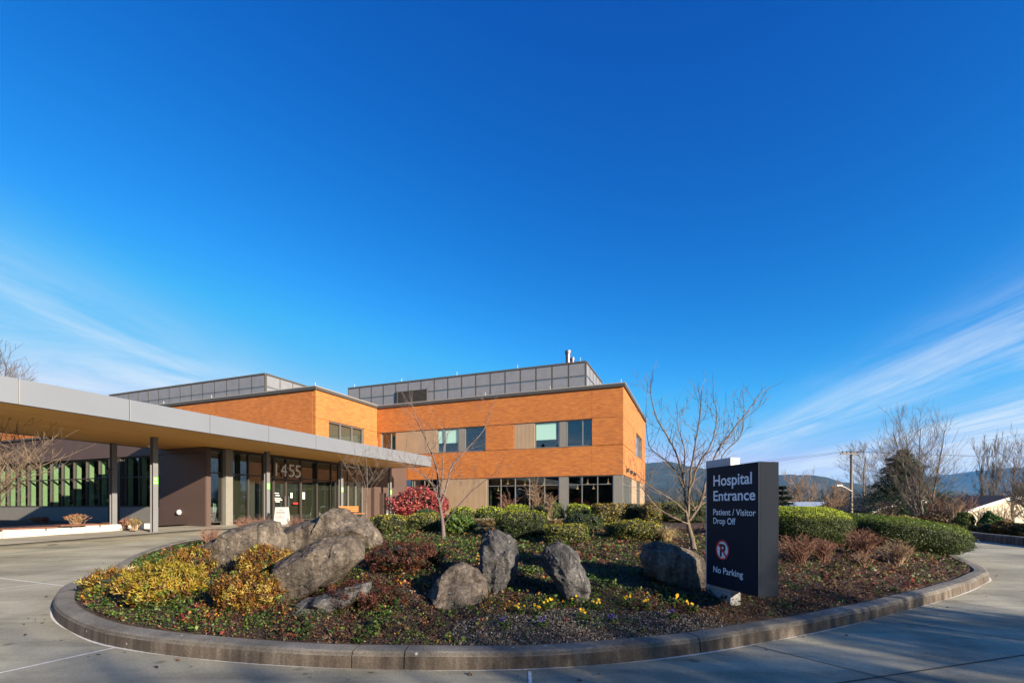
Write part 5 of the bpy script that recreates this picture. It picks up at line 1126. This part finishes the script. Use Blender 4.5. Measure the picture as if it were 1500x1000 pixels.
verge(1437, 1464, 748, 20.5, 'bright green young verge conifer shrub', 504, [(.05, .11, .025), (.08, .15, .03)], (1, 1), p=1.6); verge(1455, 1492, 762, 18, 'bronze verge shrub near the right edge', 505, BRZ, (2, 2, 2)); verge(1486, 1530, 764, 17.5, 'dark verge shrub at the right edge', 506, DARK+BRZ, (2, 2, 2, 2, 1, 1))
verge(1280, 1340, 752, 24, 'pale yellow leafed verge shrub under the white gable', 507, [(.36, .28, .10), (.25, .17, .06), (.12, .10, .03)], (2, 2, 2), .10, 2600); verge(1348, 1388, 748, 24, 'brown leafed verge shrub at the foot of the vase-shaped tree', 508, [(.22, .13, .06), (.14, .08, .04), (.09, .07, .03)], (2, 2, 2), .10, 2600)
for i, (px, Y, yt) in enumerate([(1375, 25, 715), (1395, 24, 722), (1410, 26, 712), (1300, 27, 728), (1440, 23, 735), (1470, 22, 728)]):
    x = (px-CX)/F*Y; twig_shrub(px, 0, 46, yt, 'tall bare thicket shrub %s' % ['right of the vase-shaped tree', 'between the thicket and the cream house', 'nearest the cream gable', 'left of the vase-shaped tree', 'before the cream house wall', 'before the cream house corner'][i], 520+i, [twig_red, twig_tan][i % 2], 34, Y=Y, group='bare thicket beyond the road', base=Vector((x, Y, ground_at(x, Y))))
# small planter shrubs along the wing
for i, (px, w_, yt, m_, lp) in enumerate([(52, 26, 756, twig_tan, [(.45, .16, .06), (.30, .10, .05)]), (66, 10, 756, twig_red, [(.40, .08, .05)]), (112, 34, 750, twig_tan, [(.55, .22, .06), (.42, .14, .05), (.3, .2, .05)]), (184, 18, 757, twig_red, [(.22, .08, .06)]), (196, 22, 757, twig_tan, [(.25, .20, .04), (.16, .15, .03)])]):
    v_ = 13.4-.3*i; u0 = Ux(px, v_); x, y = UV(u0, v_); twig_shrub(px, 0, w_, yt, 'small %s planter shrub %s' % (['orange', 'red', 'bright orange', 'maroon', 'olive'][i], ['at the far left', 'beside the far left orange one', 'in the middle of the planter', 'just right of the rear column', 'between the two nearer columns'][i]), 540+i, m_, 46, group='planter shrubs under the ribbon windows', base=Vector((x, y, float(road_z(y))+.12)), leafpal=lp)

# ------------------------------------------------------------------ neighbours: houses, pole
siding = ribbed('cream_siding', (.52, .44, .30), 0, .35); shingle = mat('brown_shingle', (.045, .032, .028), .9, color2=(.08, .058, .05), scale=6, bump=.5); trimw = mat('white_trim', (.66, .65, .60), .6); pale_roof = mat('pale_metal_roof', (.36, .42, .48), .5, .2, var=.05, scale=.5); brownw = mat('brown_wall', (.12, .075, .055), .8)
def gable(name, label, px0, px1, yr, ye, Y, depth, wallm, seed, ridge_px=None, rz=0.0):
    x0, x1 = (px0-CX)/F*Y, (px1-CX)/F*Y; xr = ((ridge_px or (px0+px1)/2)-CX)/F*Y; zr = EYE-(yr-HY)/F*Y; ze = EYE-(ye-HY)/F*Y; z0 = ground_at((x0+x1)/2, Y)-.4
    h = tag(empty(name, (x0, Y, z0), rz), label, 'house', 'houses beyond the road'); W_ = x1-x0; r_ = xr-x0; zr -= z0; ze -= z0
    m = MB(); m.add([(0, 0, 0), (W_, 0, 0), (W_, 0, ze), (r_, 0, zr), (0, 0, ze), (0, depth, 0), (W_, depth, 0), (W_, depth, ze), (r_, depth, zr), (0, depth, ze)], [(0, 1, 2, 3, 4), (9, 8, 7, 6, 5), (0, 4, 9, 5), (1, 6, 7, 2)]); m.build('wall', wallm, h)
    for sgn, (xe, xt) in enumerate(((-.35, r_), (W_+.35, r_))):
        k = (zr-ze)/abs(r_-(0 if sgn == 0 else W_)); zl = ze-.35*k; m = MB(); t_ = .16
        v = [(xe, -.4, zl), (xt, -.4, zr), (xt, depth+.4, zr), (xe, depth+.4, zl)]; v = [(a, b, c+.03) for a, b, c in v]+[(a, b, c+.03+t_) for a, b, c in v]; m.add(v, [(0, 3, 2, 1), (4, 5, 6, 7), (0, 1, 5, 4), (1, 2, 6, 5), (2, 3, 7, 6), (3, 0, 4, 7)]); rf = m.build('roof', shingle, h)
        m = MB(); m.bar((xe, -.43, zl+.05), (xt, -.43, zr+.05), .05, .26); m.build('bargeboard', trimw, rf)
    f = part('window', trimw, h, (W_*.42, W_*.58, -.04, -.005, ze*.35, ze*.75)); part('pane', glass_up, f, (W_*.43, W_*.57, -.05, -.041, ze*.38, ze*.72)); return h
gable('gabled_house', 'cream gabled house with brown shingle roof at the right edge', 1410, 1560, 728, 750, 42, 9, siding, 1, 1480)
gable('gabled_house', 'low house with white bargeboard left of the vase-shaped tree', 1276, 1400, 731, 749, 48, 10, brownw, 2, 1336)
gable('gabled_house', 'brown roofed house in the middle distance behind the bare thicket', 1368, 1500, 728, 742, 60, 9, brownw, 3, 1440)
x0, x1, Y = (1150-CX)/F*75, (1284-CX)/F*75, 75; z0 = ground_at((x0+x1)/2, Y)-.4; zt = EYE+8/F*75
b = tag(empty('low_building', (x0, Y, z0)), 'long low building with pale blue metal roof beyond the hedges', 'building'); w_ = x1-x0; H = zt-z0
part('wall', brownw, b, (0, w_, 0, 12, 0, H-1.1)); m = MB(); m.add([(-.5, -.5, H-1.1), (w_+.5, -.5, H-1.1), (w_+.5, 6, H), (-.5, 6, H), (-.5, 12.5, H-1.1), (w_+.5, 12.5, H-1.1), (-.5, -.5, H-1.25), (w_+.5, -.5, H-1.25), (w_+.5, 12.5, H-1.25), (-.5, 12.5, H-1.25)], [(0, 1, 2, 3), (3, 2, 5, 4), (6, 7, 1, 0), (4, 5, 8, 9), (0, 3, 4, 9, 6), (1, 7, 8, 5, 2)]); m.build('roof', pale_roof, b)
for k in range(6): f = part('window', trimw, b, (w_*(.06+.16*k), w_*(.06+.16*k)+1.4, -.05, -.005, H*.3, H*.55)); part('pane', glass_up, f, (w_*(.06+.16*k)+.1, w_*(.06+.16*k)+1.3, -.06, -.051, H*.32, H*.53))
# utility pole
Y = 45; xp = (1247-CX)/F*Y; z0 = ground_at(xp, Y); zt = EYE+81/F*Y
pole = tag(empty('utility_pole', (xp, Y, z0)), 'wooden utility pole with crossarm and street light arm', 'utility pole'); H = zt-z0
wood = mat('weathered_wood', (.16, .13, .10), .9, color2=(.26, .215, .165), scale=6, sc3=(4, 4, .4)); m = MB(); m.smooth = True; m.tube([(0, 0, -.4), (0, 0, H*.5), (0, 0, H)], [.15, .125, .10], 10); m.build('shaft', wood, pole)
arm = part('crossarm', wood, pole, (-1.15, .6, -.22, -.10, H-.30, H-.18)); 
for q in (-.95, -.55, -.2, .45): m = MB(); m.lathe((q, -.17, H-.18), [(.03, 0), (.06, .05), (.05, .14), (.02, .18)], 8); m.build('insulator', black_m, arm)
zl = EYE+31/F*Y-z0; m = MB(); m.tube([(0, -.1, zl-.55), (-.6, -.15, zl-.2), (-1.15, -.2, zl)], .035, 6); ar = m.build('lamp_arm', trimw, pole); m = MB(); m.obox((-1.3, -.2, zl+.02), (.26, 0, .01), (0, .1, 0), (0, 0, .06)); m.build('lamp_head', trimw, ar)
for i, (q, dx, dz, w_) in enumerate([(-.95, 62, .3, 'uppermost, running right'), (.45, 62, -.25, 'lower, running right'), (-.95, -30, -1.4, 'running left behind the sign'), (-.2, -30, -1.9, 'lowest, running left behind the sign')]):
    p0 = Vector((xp+q, Y-.17, z0+H)); p1 = p0+Vector((dx, 6 if dx > 0 else 10, dz)); m = MB(); m.tube([p0.lerp(p1, t)-Vector((0, 0, 1.0*4*t*(1-t)*(.5 if dx > 0 else .6))) for t in np.linspace(0, 1, 17)], .012, 4); tag(m.build('power_line', black_m), 'thin black power line from the pole, '+w_, 'power line', 'power lines')

# ------------------------------------------------------------------ things at the entrance
def lz(u_, v_): return gz(u_, v_)+.045
E0 = lambda name, u_, v_, rz=0.0: empty(name, (*UV(u_, v_), lz(u_, v_)), ANG+rz)
gpt = at_road(413, 768, .045); 
fb = tag(empty('sandwich_board', gpt, R(-12)), 'white folding sandwich board notice in front of the entrance doors', 'notice board'); m = MB()
def slab(m, w, h, y0, y1, t): m.obox((0, (y0+y1)/2, h/2), (w/2, 0, 0), (0, t/2, 0), (0, (y1-y0)/2, h/2))
for y0, y1 in ((-.17, -.03), (.17, .03)): m = MB(); slab(m, .68, .86, y0, y1, .03); bd = m.build('board_panel', white_m, fb)
m = MB(); sl = (.14/.86)
for i, (h, w_) in enumerate([(.72, .2), (.62, .5), (.55, .46), (.42, .12), (.35, .5)]): m.obox((0, -.17+sl*h-.019, h), (w_/2, 0, 0), (0, .001, 0), (0, sl*.012, .012))
m.build('print', mat('grey_print', (.16, .16, .17), .8), fb); m = MB()
for s_ in (-1, 1): m.bar((s_*.31, -.18, .02), (s_*.31, -.20, 0), .05)
m.build('foot', white_m, fb)
wf = tag(E0('wet_floor_sign', US-.75, Vx(434, US-.7)), 'yellow wet floor sign standing inside the entrance doors', 'floor sign'); wf.location.z = FLOOR+.04
for s_ in (-1, 1): m = MB(); m.add([(s_*.16, -.14, 0), (s_*.16+.02, -.14, 0), (s_*.03+.02, -.06, .66), (s_*.03, -.06, .66), (s_*.16, .14, 0), (s_*.16+.02, .14, 0), (s_*.03+.02, .06, .66), (s_*.03, .06, .66)], [(0, 1, 2, 3), (7, 6, 5, 4), (0, 3, 7, 4), (1, 5, 6, 2), (3, 2, 6, 7), (0, 4, 5, 1)]); m.build('panel', yellow_m, wf)
def wheelchair(px, label, seed):
    v_ = Vx(px, US-.9); w = tag(E0('wheelchair', US-.9, v_, R(70+20*seed)), label, 'wheelchair', 'wheelchairs inside the entrance'); w.location.z = FLOOR+.04
    for s_ in (-.29, .29):
        m = MB(); m.tube([(s_, math.cos(t)*.29, .31+math.sin(t)*.29) for t in np.linspace(0, 2*math.pi, 22)], .022, 5, False); wh = m.build('wheel', black_m, w); m = MB()
        for t in np.linspace(0, math.pi, 5)[:-1]: m.bar((s_, -math.cos(t)*.28, .31-math.sin(t)*.28), (s_, math.cos(t)*.28, .31+math.sin(t)*.28), .008)
        m.build('spoke', chrome, wh); m = MB(); m.tube([(s_*.85, .5, .09+math.sin(t)*.08) if False else (s_*.85, .48+math.cos(t)*.08, .09+math.sin(t)*.08) for t in np.linspace(0, 2*math.pi, 12)], .018, 5, False); m.build('caster', black_m, w)
        m = MB(); m.tube([(s_*.8, -.24, .95), (s_*.8, -.22, .5), (s_*.8, .3, .48), (s_*.8, .5, .12)], .014, 5); m.tube([(s_*.8, -.2, .72), (s_*.8, .2, .72), (s_*.8, .22, .5)], .014, 5); m.build('side_frame', white_m, w)
    part('seat', teal_m, w, (-.22, .22, -.2, .24, .47, .51)); part('backrest', teal_m, w, (-.22, .22, -.25, -.22, .52, .92)); part('footrest', black_m, w, (-.2, .2, .5, .64, .1, .12))
wheelchair(318, 'wheelchair behind the leftmost entrance pane', 0); wheelchair(350, 'wheelchair behind the pane right of the pier', 1)
bn = tag(E0('litter_bin', US-.8, Vx(384, US-.8)), 'grey round litter bin inside the glass left of the doors', 'bin'); bn.location.z = FLOOR+.04; m = MB(); m.lathe((0, 0, 0), [(.24, 0), (.25, .03), (.25, .85)], 16); m.build('body', steel_m, bn); m = MB(); m.lathe((0, 0, .852), [(.27, 0), (.27, .05), (.16, .12), (.03, .13)], 16); m.build('lid', black_m, bn)
be = tag(E0('entrance_bench', -19.0, 22.6, R(90)), 'orange wooden bench with metal legs near the far canopy columns', 'bench')
for k in range(4): part('seat_slat', orange_wood, be, (-.85, .85, -.22+k*.115, -.12+k*.115, .43, .465))
for k in range(3): part('back_slat', orange_wood, be, (-.85, .85, .27, .30, .55+k*.12, .645+k*.12))
for s_ in (-.7, .7): m = MB(); m.bar((s_, -.2, 0), (s_, -.15, .425), .04); m.bar((s_, .3, 0), (s_, .24, .425), .04); m.bar((s_, .325, .42), (s_, .325, .92), .035); m.bar((s_, -.15, .41), (s_, .33, .41), .03); m.build('leg', chrome, be)
for i, (uu, v_) in enumerate([(-18.2, 25.4), (-18.2, 26.2), (-18.2, 27.0), (-18.2, 27.8)]):
    br_ = tag(E0('bicycle_rack', uu, v_), ['silver hoop bicycle rack nearest the bench', 'silver hoop bicycle rack second from the bench', 'silver hoop bicycle rack third from the bench', 'silver hoop bicycle rack nearest the red bush'][i], 'bicycle rack', 'hoop bicycle racks beyond the bench'); m = MB(); m.smooth = True; m.tube([(-.4, 0, -.02), (-.4, 0, .6), (-.33, 0, .78), (-.2, 0, .85), (.2, 0, .85), (.33, 0, .78), (.4, 0, .6), (.4, 0, -.02)], .03, 8); m.build('hoop', chrome, br_)
    for s_ in (-.4, .4): m = MB(); m.lathe((s_, 0, -.01), [(.07, 0), (.07, .02)], 12); m.build('base_plate', chrome, br_)
x = wu(263); m = MB(); m.lathe((0, 0, 0), [(.13, 0), (.13, .05), (.09, .10), (.03, .12)], 14); o = m.build('wall_lamp', white_m, hosp); o.rotation_euler = (R(90), 0, 0); o.location = (x, VW-.002, 1.24)

# ------------------------------------------------------------------ distant woods and the air
rng = np.random.default_rng(17); n = 3400; px = rng.uniform(800, 1750, n); Yd = rng.uniform(300, 1500, n); x = (px-CX)/F*Yd; con = rng.random(n) < .6; hh = np.where(con, rng.uniform(9, 20, n), rng.uniform(5, 10, n)); tb = np.clip((Yd-455)/1045, 0, 1); zb0 = -9+np.sin(tb*math.pi/2)**1.3*30
m_ = 60; ii = np.repeat(np.arange(n), m_); q = rng.random(len(ii)); a = rng.uniform(0, 6.28, len(ii)); rr = np.where(con[ii], (1-q)*.26, np.sqrt(np.clip(1-(2*q-1)**2, 0, 1))*.36)*hh[ii]*np.sqrt(rng.random(len(ii)))
P = np.c_[x[ii]+np.cos(a)*rr, Yd[ii]+np.sin(a)*rr, zb0[ii]+hh[ii]*(.04+.96*q)]; c = np.where(con[ii][:, None], pick(rng, len(ii), [(.018, .03, .014), (.03, .045, .02)], [1, 1]), pick(rng, len(ii), [(.085, .06, .04), (.12, .08, .055), (.06, .05, .025)], [2, 1, 2]))
tag(quads_obj('distant_woods', leaf_quads(P, np.tile([0, -1, .4], (len(P), 1)), np.where(con[ii], 1.7, 1.5)*rng.uniform(.6, 1.3, len(P)), .6, rng, .8), 4, c, leaf_m), 'far-off mixed woods below the hills', 'woods', kind='stuff')
hz_m = bpy.data.materials.new('haze_air'); hz_m.use_nodes = True; nt = hz_m.node_tree; nt.nodes.clear(); pv = N(nt, 'ShaderNodeVolumePrincipled', {'Color': (.10, .46, 1.0, 1), 'Density': 6e-5, 'Anisotropy': 0.0}); N(nt, 'ShaderNodeOutputMaterial', {'Volume': pv.outputs[0]})
tag(part('haze', hz_m, None, (-9400, 9400, -9400, 9400, -14, 470)), 'thin blue winter haze over the valley', 'haze', kind='stuff')
